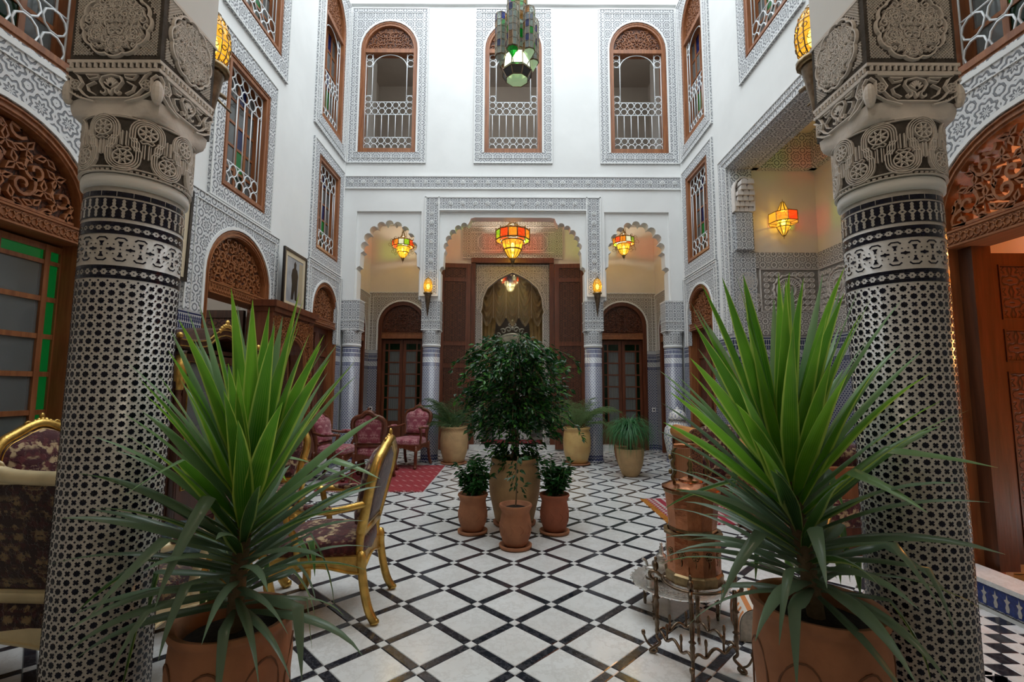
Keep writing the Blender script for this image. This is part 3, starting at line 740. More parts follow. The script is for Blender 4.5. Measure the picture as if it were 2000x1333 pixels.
        for a in (-60, -38, -18, 0, 18, 38, 60):
            A = math.radians(a); ib.ribbon([(0, 2.552), (.018*math.sin(A), 2.552+.022*math.cos(A)), (.029*math.sin(A), 2.552+.036*math.cos(A))], .0085, .012, fm)
    for sx in (-1, 1):      # pine cones on the corners
        ib.sell((sx*.172, -.156, 2.535), .021, .021, .05, 1, 10, 8)
    ib.build('block_carving', 'relief', t, kind='stuff')
for t, cx, sg in ((colNL, -CX, 1), (colNR, CX, -1)):
    mosaic(t, cx, 1.90); carve(t, sg)
# ---------------------------------------------------------------- windows, doors and the carving round them
def surround(fm, c, hw, vb, spring, rise, u0, u1, v0, v1, mat='stucco', h=.03, edge=True, n=16):
    mb = MB(); mb.prism(rect_minus_arch(c, hw, vb, spring, rise, u0, u1, v1, n), fm, 0, h)
    if v0 < vb: mb.prism([(u0, v0), (u1, v0), (u1, vb), (u0, vb)], fm, 0, h)
    trim(mb, mat)
    if edge:
        e = MB()
        for q, g in ((0, .018), (.10, .007)):
            w0 = v0 < vb; qb = q if w0 else 0; gb = g if w0 else 0
            A = [(u0+q, v0+qb), (u0+q, v1-q), (u1-q, v1-q), (u1-q, v0+qb)]; B = [(u0+q+g, v0+qb+gb), (u0+q+g, v1-q-g), (u1-q-g, v1-q-g), (u1-q-g, v0+qb+gb)]
            e.band(A, B, fm, h-.002, h+.010, w0)
        e.band(arch_pts(c, hw+.035, vb, spring, rise+.035, n), arch_pts(c, hw, vb, spring, rise, n), fm, h-.002, h+.012)
        trim(e, 'plaster')
def surround_rect(fm, u0, u1, v0, v1, a0, a1, b0, b1, mat='stucco', h=.03):
    mb = MB(); mb.band([(a0, b0), (a1, b0), (a1, b1), (a0, b1)], [(u0, v0), (u1, v0), (u1, v1), (u0, v1)], fm, 0, h, True); trim(mb, mat)
    e = MB(); g = .02
    e.band([(a0, b0), (a1, b0), (a1, b1), (a0, b1)], [(a0+g, b0+g), (a1-g, b0+g), (a1-g, b1-g), (a0+g, b1-g)], fm, h-.002, h+.01, True)
    trim(e, 'plaster')
def tymp(parent, fm, c, hw, v0, spring, rise, h0, cell, w, board='wood_carved_dark', mat='wood', seed=3, hh=.02):
    A = arch_pts(c, hw, v0, spring, rise, 12)
    if board:
        b = MB(); b.prism(A, fm, h0-.02, h0); b.build('tympanum_board', board, parent)
    def ins(u, v):
        if v < v0+.02: return False
        d = abs(u-c)
        if d > hw-.02: return False
        if v > spring:
            return (d/(hw-.02))**2+((v-spring)/(rise-.02))**2 < 1
        return True
    t = MB(); arabesque(t, ins, c, c+hw, v0+.02, spring+rise, cell, w, hh, lambda u, v, h: fm(u, v, h+h0), seed, c)
    t.ribbon([(c-hw+.02, v0+.03), (c+hw-.02, v0+.03)], w, hh, lambda u, v, h: fm(u, v, h+h0))
    if not board:
        for k in range(7):
            u = c-hw+hw*2*(k+.5)/7; top = spring+rise*math.sqrt(max(0, 1-((u-c)/hw)**2))
            t.ribbon([(u, v0+.01), (u, top-.01)], w*.6, hh*.6, lambda a, b, h: fm(a, b, h+h0))
    t.build('tympanum_carving', mat, parent, kind='stuff')
_wn = [0]; _dn = [0]
def wroot():
    _wn[0] += 1; o = bpy.data.objects.new('window_%d' % _wn[0], None); COL.objects.link(o); return struct(o)
def droot():
    _dn[0] += 1; o = bpy.data.objects.new('door_%d' % _dn[0], None); COL.objects.link(o); return struct(o)
def ringrow(g, fm, us, v, r, h, n=10, tr=.0085):
    P = lambda u, v: fm(u, v, h)
    o = Vector(P(0, 0)); U = Vector(P(1, 0))-o; V = Vector(P(0, 1))-o
    for u in us: g.torus(P(u, v), r, tr, U, V, n, 4)
def bar(g, fm, a, b, h, tr=.008): g.tube([fm(*a, h), fm(*b, h)], tr, 5)
def win_arch(fm, c, hw, z0, spring, rise, zt, seed, sash=False, hs=0):
    """arched window: frame, carved tympanum over a transom, white iron grille"""
    t = wroot(); ft = .085
    f = MB(); A = arch_pts(c, hw, z0, spring, rise, 16); B = arch_pts(c, hw-ft, z0+ft, spring, rise-ft, 16)
    A = [A[0]]+A[1:-1]+[A[-1]]
    f.band(A, B, fm, -.16, .02); f.prism([(c-hw, z0), (c+hw, z0), (c+hw-ft, z0+ft), (c-hw+ft, z0+ft)], fm, -.16, .03)
    f.prism([(c-hw+ft, zt), (c+hw-ft, zt), (c+hw-ft, zt+.08), (c-hw+ft, zt+.08)], fm, -.16, .012)
    f.ribbon(arch_pts(c, hw-.035, z0, spring, rise-.035, 16), .018, .012, fm, h0=.02); f.build('frame', 'wood', t)
    tymp(t, fm, c, hw-ft, zt+.08, spring, rise-ft, -.04, .10, .018, 'wood_carved_dark', 'wood', seed)
    g = MB(); iw = hw-ft; n = 7; p = 2*iw/n; us = [c-iw+p*(k+.5) for k in range(n)]; h = -.05; R = p*.46; zb = z0+ft
    for v in (zb+R, zb+R*3.05): ringrow(g, fm, us, v, R, h)
    za = zb+(zt-zb)*.40
    for v in (za, za+R*2.05): ringrow(g, fm, us, v, R, h)
    for v in (za+R*4.1, zt-R, zt-R*3.05): ringrow(g, fm, (us[0], us[-1]), v, R, h)
    for u in us: bar(g, fm, (u, zb+R*4), (u, za-R), h)
    for v in (zb+.004, zb+R*4.1, za-R*1.1, za+R*3.1): bar(g, fm, (c-iw, v), (c+iw, v), h)
    ui = iw-p
    for s in (-1, 1):
        bar(g, fm, (c+s*(iw-.006), zb), (c+s*(iw-.006), zt), h); bar(g, fm, (c+s*ui, za+R*3), (c+s*ui, zt), h, .01)
        for v in (za+R*5.2, zt-R*4.2): bar(g, fm, (c+s*ui, v), (c+s*iw, v), h)
    g.tube([fm(c+ui*math.cos(a), zt-ui*.82+ui*.8*math.sin(a), h) for a in [PI*k/14 for k in range(15)]], .01, 5)
    g.build('grille', 'iron', t, True, kind='stuff')
    if sash: casement(t, fm, c-iw, c+iw, zb, zt, -.13)
    return t
def casement(t, fm, u0, u1, v0, v1, h, rows=5, cols=4):
    f = MB(); us = [u0+(u1-u0)*k/cols for k in range(cols+1)]; vs = [v0+(v1-v0)*k/rows for k in range(rows+1)]; w = .022
    for u in us: f.prism([(u-w, v0), (u+w, v0), (u+w, v1), (u-w, v1)], fm, h-.03, h)
    for v in vs: f.prism([(u0, v-w*.7), (u1, v-w*.7), (u1, v+w*.7), (u0, v+w*.7)], fm, h-.03, h-.002)
    f.build('sash', 'wood', t)
    mats = ['glass_green_dark', 'glass_green', 'glass_blue', 'glass', 'glass_blue']
    for i in range(cols):
        for j in range(rows):
            m = MB(); m.prism([(us[i]+w, vs[j]+w*.7), (us[i+1]-w, vs[j]+w*.7), (us[i+1]-w, vs[j+1]-w*.7), (us[i]+w, vs[j+1]-w*.7)], fm, h-.018, h-.012)
            m.build('pane', mats[j % 5] if i == 2 else 'glass', t)
def win_rect(fm, u0, u1, z0, z1, rows=5, big=1.):
    t = wroot(); ft = .085; f = MB()
    A = [(u0, z0), (u1, z0), (u1, z1), (u0, z1)]; B = [(u0+ft, z0+ft), (u1-ft, z0+ft), (u1-ft, z1-ft), (u0+ft, z1-ft)]
    f.band(A, B, fm, -.16, .02, True)
    C = [(u0+.03, z0+.03), (u1-.03, z0+.03), (u1-.03, z1-.03), (u0+.03, z1-.03)]; f.ribbon(C, .02, .012, fm, True, h0=.02)
    f.build('frame', 'wood', t)
    g = MB(); a, b = u0+ft, u1-ft; n = 5; p = (b-a)/n; us = [a+p*(k+.5) for k in range(n)]; R = p*.46; h = -.04; c0, c1 = z0+ft, z1-ft
    for v in (c0+R, c0+R*3.1): ringrow(g, fm, us, v, R, h)
    for v in (c1-R, c1-R*3.1): ringrow(g, fm, us, v, R, h)
    for u in us: bar(g, fm, (u, c0+R*4), (u, c1-R*4), h)
    for v in (c0+.004, c0+R*4.15, c1-R*4.15, c1-.004): bar(g, fm, (a, v), (b, v), h)
    for u in (a+.006, b-.006): bar(g, fm, (u, c0), (u, c1), h)
    g.build('grille', 'iron', t, True, kind='stuff')
    casement(t, fm, a, b, c0, c1, -.12, rows)
    return t
FW, LW, RW = FARW(), LEFTW(), RIGHTW()
for k, c in enumerate((-2.495, 0, 2.495)):
    win_arch(FW, c, .57, 5.99, 8.16, .60, 8.10, 5+k)
    surround(FW, c, .57, 5.99, 8.16, .60, c-.775, c+.775, 5.77, 9.05, 'stucco')
for fm in (LW, RW):
    win_arch(fm, 8.14, .49, 6.0, 8.14, .58, 7.95, 9, True); surround(fm, 8.14, .49, 6.0, 8.14, .58, 7.42, 8.84, 5.74, 9.0, 'stucco')
    win_rect(fm, 7.66, 8.64, 3.68, 5.33); surround_rect(fm, 7.66, 8.64, 3.68, 5.33, 7.45, 8.84, 3.46, 5.52)
    win_rect(fm, 5.2, 6.25, 6.0, 7.9); surround_rect(fm, 5.2, 6.25, 6.0, 7.9, 4.95, 6.46, 5.74, 8.2)
    win_rect(fm, 2.25, 3.38, 3.66, 5.25); surround_rect(fm, 2.25, 3.38, 3.66, 5.25, 2.06, 3.62, 3.62, 5.5)
win_rect(LW, 5.10, 6.04, 3.64, 5.26); surround_rect(LW, 5.10, 6.04, 3.64, 5.26, 4.91, 6.21, 3.46, 5.5)
# ---- doors
def door_arch(fm, a, b, spring, rise, zt0, zt1, cell=.12, board='wood_carved_dark', seed=2, jd=-.2, mat='wood', fr='wood', w=.022, carved=True, hh=.022):
    t = droot(); c = (a+b)/2; hw = (b-a)/2; ft = .085
    f = MB(); f.band(arch_pts(c, hw, 0, spring, rise, 18), arch_pts(c, hw-ft, 0, spring, rise-ft, 18), fm, jd, .02)
    f.ribbon(arch_pts(c, hw-.02, 0, spring, rise-.02, 18), .018, .014, fm, h0=.02); f.ribbon(arch_pts(c, hw-.062, 0, spring, rise-.062, 18), .018, .014, fm, h0=.02); f.build('frame', fr, t)
    tr = MB(); tr.prism([(c-hw+ft, zt0), (c+hw-ft, zt0), (c+hw-ft, zt1), (c-hw+ft, zt1)], fm, jd, .03, True)
    for z in (zt0+.012, zt1-.012): tr.ribbon([(c-hw+ft, z), (c+hw-ft, z)], .02, .012, fm, h0=.03)
    if carved:
        q = c-hw+ft+.03; k = 0
        while q < c+hw-ft-.05:
            tr.ribbon([(q, zt0+.03), (q+.03, (zt0+zt1)/2+.02), (q+.075, zt1-.03)], .012, .009, fm, h0=.03); tr.ribbon([(q, zt1-.03), (q+.03, (zt0+zt1)/2-.02), (q+.075, zt0+.03)], .012, .009, fm, h0=.03); q += .05
    tr.build('transom', 'wood_h' if fm is not FW else 'wood_x', t)
    tymp(t, fm, c, hw-ft, zt1, spring, rise-ft, -.05, cell, w, board, mat, seed, hh)
    return t
def glazed_leaf(t, fm, u0, u1, v0, v1, h, cols, rows, panel=None, mat='wood', mats=None):
    """cols: list of (from, to, kind) pane columns; rows: list of (from, to)"""
    lf = MB(); cs = [u0]+[q for c in cols for q in c[:2]]+[u1]
    for a, b in zip(cs[::2], cs[1::2]): lf.prism([(a, v0), (b, v0), (b, v1), (a, v1)], fm, h-.04, h)
    rs = [v0]+[q for r in rows for q in r]+[v1]
    for a, b in zip(rs[::2], rs[1::2]):
        if b-a > 1e-3: lf.prism([(u0, a), (u1, a), (u1, b), (u0, b)], fm, h-.038, h-.004)
    o = lf.build('leaf', mat, t)
    for c in cols:
        for j, r in enumerate(rows):
            m = MB(); m.prism([(c[0], r[0]), (c[1], r[0]), (c[1], r[1]), (c[0], r[1])], fm, h-.024, h-.018)
            top = j == len(rows)-1
            m.build('pane', (mats or 'glass_green') if (c[2] == 'g' or top) else 'glass', o)
    return o
def panel_leaf(t, fm, u0, u1, v0, v1, h, mat='wood_red', cm='wood_carved_dark', splits=(.28, .8)):
    lf = MB(); lf.prism([(u0, v0), (u1, v0), (u1, v1), (u0, v1)], fm, h-.05, h-.012, True)
    vs = [v0]+[v0+(v1-v0)*s for s in splits]+[v1]; g = min(.09, (u1-u0)*.2)
    lf.band([(u0, v0), (u1, v0), (u1, v1), (u0, v1)], [(u0+g, v0+g), (u1-g, v0+g), (u1-g, v1-g), (u0+g, v1-g)], fm, h-.012, h+.006, True)
    for v in vs[1:-1]: lf.prism([(u0+g, v-g*.4), (u1-g, v-g*.4), (u1-g, v+g*.4), (u0+g, v+g*.4)], fm, h-.012, h+.006)
    o = lf.build('leaf', mat, t)
    for a, b in zip(vs, vs[1:]):
        a2 = a+g*(1 if a == v0 else .4)+.015; b2 = b-g*(1 if b == v1 else .4)-.015
        m = MB(); m.prism([(u0+g+.015, a2), (u1-g-.015, a2), (u1-g-.015, b2), (u0+g+.015, b2)], fm, h-.012, h-.002); m.build('panel', cm, o)
        r = MB(); r.band([(u0+g, a2-.015), (u1-g, a2-.015), (u1-g, b2+.015), (u0+g, b2+.015)], [(u0+g+.012, a2-.003), (u1-g-.012, a2-.003), (u1-g-.012, b2+.003), (u0+g+.012, b2+.003)], fm, h-.012, h+.012, True); r.build('panel_moulding', mat, o)
    return o
# side doors nearest the viewer
a, b = DOORS[0]
d = door_arch(LW, a, b, 2.66, .58, 2.44, 2.57, .14, 'wood_carved_dark', 3, w=.03, hh=.035)
rows = [(.95+.272*k, .95+.272*k+.236) for k in range(5)]+[(2.305, 2.375)]
glazed_leaf(d, LW, 2.89, 3.54, .16, 2.42, -.10, [(3.06, 3.36, 'w'), (3.40, 3.475, 'g')], rows)
glazed_leaf(d, LW, 2.20, 2.86, .16, 2.42, -.10, [(2.27, 2.345, 'g'), (2.39, 2.69, 'w')], rows)
d = door_arch(RW, a, b, 2.66, .58, 2.44, 2.57, .13, None, 3, w=.034, hh=.04, mat='wood')
pl = MB(); pl.box(W+.06, 3.38, .15, W+.20, 3.485, 2.44); pl.build('jamb_post', 'wood_deep', d)
panel_leaf(d, lambda u, v, h: (u, 3.50-h, v), W+.27, W+.95, .16, 2.42, 0, 'wood_deep', 'wood_carved_dark', (.62, .76))
# middle and far doors
a, b = DOORS[1]
d2 = door_arch(LW, a, b, 2.62, .62, 2.40, 2.54, .115, 'wood_carved_dark', 4)
panel_leaf(d2, lambda u, v, h: (u, 6.12-h, v), -W-.95, -W-.22, .16, 2.38, 0, 'wood_dark', 'wood_carved_dark')
a, b = DOORS[2]
for fm in (LW, RW):
    d3 = door_arch(fm, a, b, 2.66, .54, 2.42, 2.55, .105, 'wood_carved_dark', 6)
    panel_leaf(d3, fm, a+.085, (a+b)/2-.004, .16, 2.42, -.10); panel_leaf(d3, fm, (a+b)/2+.004, b-.085, .16, 2.42, -.10)
for fm in (LEFTW(), RIGHTW()):
    d4 = door_arch(fm, 9.56, 10.44, 2.60, .48, 2.38, 2.52, .11, 'wood_carved_dark', 6, fr='wood_red', mat='wood_red', carved=False)
    panel_leaf(d4, fm, 9.645, 9.996, .05, 2.38, -.10, 'wood_red'); panel_leaf(d4, fm, 10.004, 10.355, .05, 2.38, -.10, 'wood_red')
# arched french doors of the gallery
GF = FARW(YG)
for s in (-1, 1):
    c = s*2.51
    d5 = door_arch(GF, c-.55, c+.55, 2.80, .54, 2.48, 2.62, .11, 'wood_carved_dark', 8, fr='wood_red', mat='wood_red', carved=False)
    rows = [(.62+.268*k, .62+.268*k+.24) for k in range(6)]+[(2.235, 2.375)]
    for q in (-1, 1):
        def px(x): return c+q*x
        cols = sorted([tuple(sorted((px(.075), px(.305))))+('w',), tuple(sorted((px(.335), px(.405))))+('g',)])
        u0, u1 = sorted((px(.005), px(.46))); glazed_leaf(d5, GF, u0, u1, .04, 2.46, -.10, cols, rows, mat='wood_red', mats='glass_green_dark')
    cu = MB()
    for k in range(40): 
        x0 = c-.46+k*.023; cu.add([(x0, YG+.25+.014*(k % 2), .05), (x0+.023, YG+.25+.014*((k+1) % 2), .05), (x0+.023, YG+.25+.014*((k+1) % 2), 2.5), (x0, YG+.25+.014*(k % 2), 2.5)], [(0,1,2,3)])
    cu.build('lace_curtain', MT.setdefault('lace', plain('lace_curtain', (.42, .38, .32), .9)), d5)
    surround(GF, c, .55, 2.22, 2.80, .54, c-.78, c+.78, 2.22, 3.56, 'stucco_warm')
    m = MB()
    for x in (c-.665, c+.665): m.box(x-.115, YG-.03, 0, x+.115, YG, 2.22)
    trim(m, 'zellij')
for fm in (LEFTW(), RIGHTW()):
    surround(fm, 10.0, .44, 2.22, 2.60, .48, 9.27, YG-.03, 2.22, 3.5, 'stucco_warm'); 
    m = MB(); m.prism([(9.27, 0), (9.56, 0), (9.56, 2.22), (9.27, 2.22)], fm, 0, .03); m.prism([(10.44, 0), (YG-.03, 0), (YG-.03, 2.22), (10.44, 2.22)], fm, 0, .03); trim(m, 'zellij')
# carved plaster round the side doors, mosaic dado
DH = 2.16
for fm, rt in ((LW, False), (RW, True)):
    surround(fm, 2.87, .70, DH, 2.66, .58, 2.06, 3.85 if not rt else 3.62, DH, 3.62, 'stucco', n=18)
    if not rt: surround(fm, 5.585, .665, DH, 2.62, .62, 4.62, 6.46, DH, 3.45, 'stucco', n=18)
    surround(fm, 8.175, .555, DH, 2.66, .54, 7.42, 8.86, DH, 3.44, 'stucco')
    m = MB()
    segs = [(2.06, 2.17), (3.57, 4.92), (6.25, 7.62), (8.73, 8.95)] if not rt else [(2.06, 2.17), (3.57, AL0), (AL1, 7.62), (8.73, 8.95)]
    for u, v in segs: m.prism([(u, 0), (v, 0), (v, DH), (u, DH)], fm, 0, .03)
    trim(m, 'zellij')
    m = MB()
    for u, v in ((8.62, 8.92),): m.prism([(u, DH), (v, DH), (v, 3.44), (u, 3.44)], fm, 0, .034)
    trim(m, 'stucco_fine')
    # raised marble thresholds with a mosaic riser
    for (u, v) in ([(1.6, 3.85), (4.7, 5.45), (5.72, 7.12), (7.4, 8.9)] if not rt else [(1.6, 3.75), (7.4, 8.9)]):
        m = MB(); m.prism([(u, 0), (v, 0), (v, .14), (u, .14)], fm, 0, .215); trim(m, 'zellij')
        m = MB(); m.prism([(u, .14), (v, .14), (v, .17), (u, .17)], fm, 0, .225); trim(m, 'marble')
        if u == 1.6 and rt:
            m = MB(); f2 = lambda p, q, h: (W-.215-h, p, q)
            m.prism([(u, 0.01), (v, 0.01), (v, .135), (u, .135)], f2, 0, .004); trim(m, 'blue')
            m = MB()
            for k in range(30):
                y = u+.035+k*.072
                if y < v-.03: m.prism([(y-.008, .02), (y+.008, .02), (y+.013, .045), (y+.006, .07), (y+.018, .09), (y+.005, .097), (y, .125), (y-.005, .097), (y-.018, .09), (y-.006, .07), (y-.013, .045)], f2, .004, .006)
            trim(m, 'glaze')
# ---- carved frame and inside of the alcove
m = MB(); m.band([(AL0-.28, 2.2), (AL0-.28, ALT+.2), (AL1+.28, ALT+.2), (AL1+.28, 2.2)], [(AL0, 2.2), (AL0, ALT), (AL1, ALT), (AL1, 2.2)], RW, 0, .03); trim(m, 'stucco')
m = MB()
for q, g in ((.28, .258), (.012, 0), (.15, .14)): m.band([(AL0-q, 2.2), (AL0-q, ALT+q*.72), (AL1+q, ALT+q*.72), (AL1+q, 2.2)], [(AL0-g, 2.2), (AL0-g, ALT+g*.72), (AL1+g, ALT+g*.72), (AL1+g, 2.2)], RW, .028, .042)
trim(m, 'plaster')
m = MB(); m.box(W+.01, AL0, ALT-.03, W+.35, AL1, ALT+.001); trim(m, 'stucco')           # soffit
m = MB(); m.box(W+.02, AL1-.03, 3.42, W+.34, AL1+.0, 4.73); trim(m, 'stucco')           # jamb
m = MB(); m.box(W+.36, AL0, 4.72, W+.44, AL1, 5.28); m.box(4.52, AL0, 4.72, 4.62, AL1, 5.28); m.box(W+.36, AL1-.08, 4.72, 4.62, AL1+.02, 5.28); m.box(W+.36, AL0-.02, 4.72, 4.62, AL0+.08, 5.28); trim(m, 'stucco')
FA = FARW(AL1+.02); BA = RIGHTW(4.62)
m = MB()                                                                              # corbel pilaster on the jamb
FP = FARW(AL1-.03)
m.prism([(W+.05, 3.45), (W+.30, 3.45), (W+.30, 4.02), (W+.05, 4.02)], FP, 0, .06); trim(m, 'stucco_fine')
m = MB()
for i in range(6):
    z = 4.03+i*.075; n = 4-i//2; d = .07+.028*i
    for k in range(n):
        x = W+.175+(k-(n-1)/2)*.068*(1+.09*i)
        m.prism(arch_pts(x, .032*(1+.09*i), z, z+.04, .04, 5), FP, 0, d)
m.band(arch_pts(W+.175, .155, 4.03, 4.36, .2, 12), arch_pts(W+.175, .135, 4.03, 4.36, .18, 12), FP, 0, .10)
trim(m, 'relief')
m = MB(); m.prism([(W+.03, 3.18), (4.62, 3.18), (4.62, 3.42), (W+.03, 3.42)], FA, 0, .05); m.prism([(AL0, 3.18), (AL1, 3.18), (AL1, 3.42), (AL0, 3.42)], BA, 0, .05)
m.prism([(W+.03, 2.18), (4.62, 2.18), (4.62, 2.52), (W+.03, 2.52)], FA, 0, .05); m.prism([(AL0, 2.18), (AL1, 2.18), (AL1, 2.52), (AL0, 2.52)], BA, 0, .05); trim(m, 'stucco_warm')
m = MB(); m.prism([(W+.03, 2.52), (4.62, 2.52), (4.62, 3.18), (W+.03, 3.18)], FA, 0, .025); m.prism([(AL0, 2.52), (AL1, 2.52), (AL1, 3.18), (AL0, 3.18)], BA, 0, .025); trim(m, 'ground_pale')
m = MB()
def big_rosette(m, fm, c, R):
    f = lambda u, v, h: fm(u, v, h+.025)
    for r, w, h in ((R, .02, .03), (R*.78, .02, .035), (R*.40, .018, .04), (R*.18, .016, .04)): m.ribbon([(c[0]+r*(1+(.045*math.cos(16*a) if r == R else 0))*math.cos(a), c[1]+r*(1+(.045*math.cos(16*a) if r == R else 0))*math.sin(a)) for a in [2*PI*k/48 for k in range(48)]], w, h, f, True)
    for k in range(30):
        a = 2*PI*k/30; m.ribbon([(c[0]+R*.44*math.cos(a), c[1]+R*.44*math.sin(a)), (c[0]+R*.75*math.cos(a), c[1]+R*.75*math.sin(a))], .012, .028, f)
def shells(m, fm, u0, u1, v0, v1, cs, R):
    f = lambda u, v, h: fm(u, v, h+.025); u = u0+.06; j = 0
    while u < u1-.03:
        v = v0+.06
        while v < v1-.03:
            if all((u-c[0])**2+(v-c[1])**2 > (R*1.12)**2 for c in cs):
                m.ribbon(circle((u, v), .032, 12), .012, .024, f, True)
                for k in range(6): a = PI*k/3; m.ribbon([(u, v), (u+.027*math.cos(a), v+.027*math.sin(a))], .007, .02, f)
            v += .085
        u += .085
cs = [(4.12, 2.85)]; big_rosette(m, FA, cs[0], .23); shells(m, FA, W+.44, 4.58, 2.52, 3.18, cs, .23)
rosette(m, (W+.22, 2.97), .14, .014, .03, lambda u, v, h: FA(u, v, h+.025), 10); rosette(m, (W+.22, 2.97), .085, .012, .03, lambda u, v, h: FA(u, v, h+.025), 8)
arabesque(m, lambda u, v: W+.06 < u < W+.40 and 2.55 < v < 2.80, W+.23, W+.40, 2.55, 2.80, .06, .012, .03, lambda u, v, h: FA(u, v, h+.025), 4, W+.23)
cs = [(AL1-.45-.78*k, 2.85) for k in range(4)]
for c in cs: big_rosette(m, BA, c, .25)
shells(m, BA, AL0, AL1, 2.52, 3.18, cs, .25)
for fm, a, b in ((FA, W+.41, 4.60), (BA, AL0+.02, AL1-.02)): m.ribbon([(a, 2.53), (b, 2.53), (b, 3.17), (a, 3.17)], .02, .035, lambda u, v, h: fm(u, v, h+.02), True)
trim(m, 'relief')
m = MB(); m.prism([(W+.03, 0), (4.62, 0), (4.62, 2.18), (W+.03, 2.18)], FA, 0, .03); m.prism([(AL0, 0), (AL1, 0), (AL1, 2.18), (AL0, 2.18)], BA, 0, .03); m.box(W, AL1-.03, 0, W+.35, AL1+.0, 2.18); trim(m, 'zellij')
m = MB(); m.box(W+.0, AL1-.034, 2.18, W+.35, AL1, 3.42); trim(m, 'stucco_fine')
# ---------------------------------------------------------------- portal of the gallery
m = MB(); m.box(-1.15, YG-.03, 4.36, 1.15, YG, 5.11); trim(m, 'stucco_warm')
m = MB(); m.box(-3.3, YG-.06, 5.12, 3.3, YG, 5.35); trim(m, 'stucco_warm')
m = MB(); f = lambda u, v, h: GF(u, v, h+.03)
m.ribbon([(-1.15, 4.36), (1.15, 4.36), (1.15, 5.10), (-1.15, 5.10)], .025, .012, f, True); m.ribbon([(-.96, 4.50), (.96, 4.50), (.96, 4.98), (-.96, 4.98)], .018, .012, f, True)
oct_ = [(-.80, 4.64), (-.70, 4.54), (.70, 4.54), (.80, 4.64), (.80, 4.84), (.70, 4.94), (-.70, 4.94), (-.80, 4.84)]; m.ribbon(oct_, .018, .014, f, True)
for k in range(11):
    for z in (4.64, 4.74, 4.84): m.ribbon(circle((-.65+k*.13, z), .03, 8), .01, .012, f, True)
trim(m, 'relief')
pt = droot()
m = MB(); m.box(-.95, YG-.09, 4.24, .95, YG+.05, 4.355); m.box(-.95, YG-.06, .12, -.85, YG+.02, 4.24); m.box(.85, YG-.06, .12, .95, YG+.02, 4.24); m.build('frame', 'wood_red', pt)
PP = [(-.85, .12), (-.70, .12), (-.70, 3.05), (-.735, 3.12), (-.70, 3.22), (-.68, 3.45), (-.58, 3.68), (-.35, 3.88), (-.12, 4.0), (0, 4.05)]
ap = PP[1:]+[(-x, z) for x, z in PP[1:-1][::-1]]
m = MB(); m.prism([(-.85, .12)]+ap+[(.85, .12), (.85, 4.24), (-.85, 4.24)], GF, -.22, -.04); m.build('arch_panel', 'stucco_warm', pt)
m = MB(); f = lambda u, v, h: GF(u, v, h-.04)
m.ribbon(ap, .02, .015, f); m.ribbon([(x*1.10, z+.055) for x, z in ap[2:-2]], .012, .012, f)
m.ribbon([(-.82, 3.2), (-.82, 4.21), (.82, 4.21), (.82, 3.2)], .02, .015, f)
arabesque(m, lambda u, v: .1 < abs(u) < .79 and v < 4.18 and v > 3.72+.40*(1-((abs(u)-.10)/.7)), .1, .8, 3.7, 4.2, .075, .012, .012, f, 5, 0)
m.build('arch_carving', 'relief', pt, kind='stuff')
for s in (-1, 1):
    u0, u1 = sorted((s*.955, s*1.64))
    panel_leaf(pt, lambda u, v, h: (u, YG-.13-h-abs(abs(u)-.955)*.10, v), u0, u1, .03, 4.20, 0, 'wood_red', 'wood_carved_dark', (.10, .44, .56, .91))
# ---------------------------------------------------------------- lanterns
MT['lit_yellow'] = glass_mat('lit_yellow_glass', (1., .72, .12), .30, .2, .55, (1., .50, .04))
MT['lit_red'] = glass_mat('lit_red_glass', (1., .10, .02), .5, .2, .75, (1., .08, .01))
MT['lit_orange'] = glass_mat('lit_orange_glass', (1., .38, .03), .5, .2, .8, (1., .30, .02))
MT['lit_green'] = glass_mat('lit_green_glass', (.45, .9, .06), .5, .2, .6, (.36, .7, .02))
MT['lit_white'] = glass_mat('lit_frosted_glass', (.9, .95, .75), .4, .3, .7, (.85, .9, .6))
MT['bulb'] = emit_mat('bulb', (1., .80, .45), 14.)
MT['lan_green'] = glass_mat('lantern_green_glass', (.03, .6, .08), .55, .15, .10, (.02, .6, .05))
MT['lan_clear'] = glass_mat('lantern_grey_glass', (.72, .82, .74), .5, .15, .04)
MT['lan_blue'] = glass_mat('lantern_blue_glass', (.07, .10, .45), .5, .15, .02)
MT['lan_amber'] = glass_mat('lantern_amber_glass', (.6, .26, .05), .5, .15, .05)
MT['lan_lit'] = glass_mat('lantern_lit_glass', (.85, .95, .70), .3, .3, 1.3, (.85, .95, .70))
MT['lan_pale'] = glass_mat('lantern_pale_green_glass', (.55, .75, .45), .3, .3, .35, (.5, .7, .4))
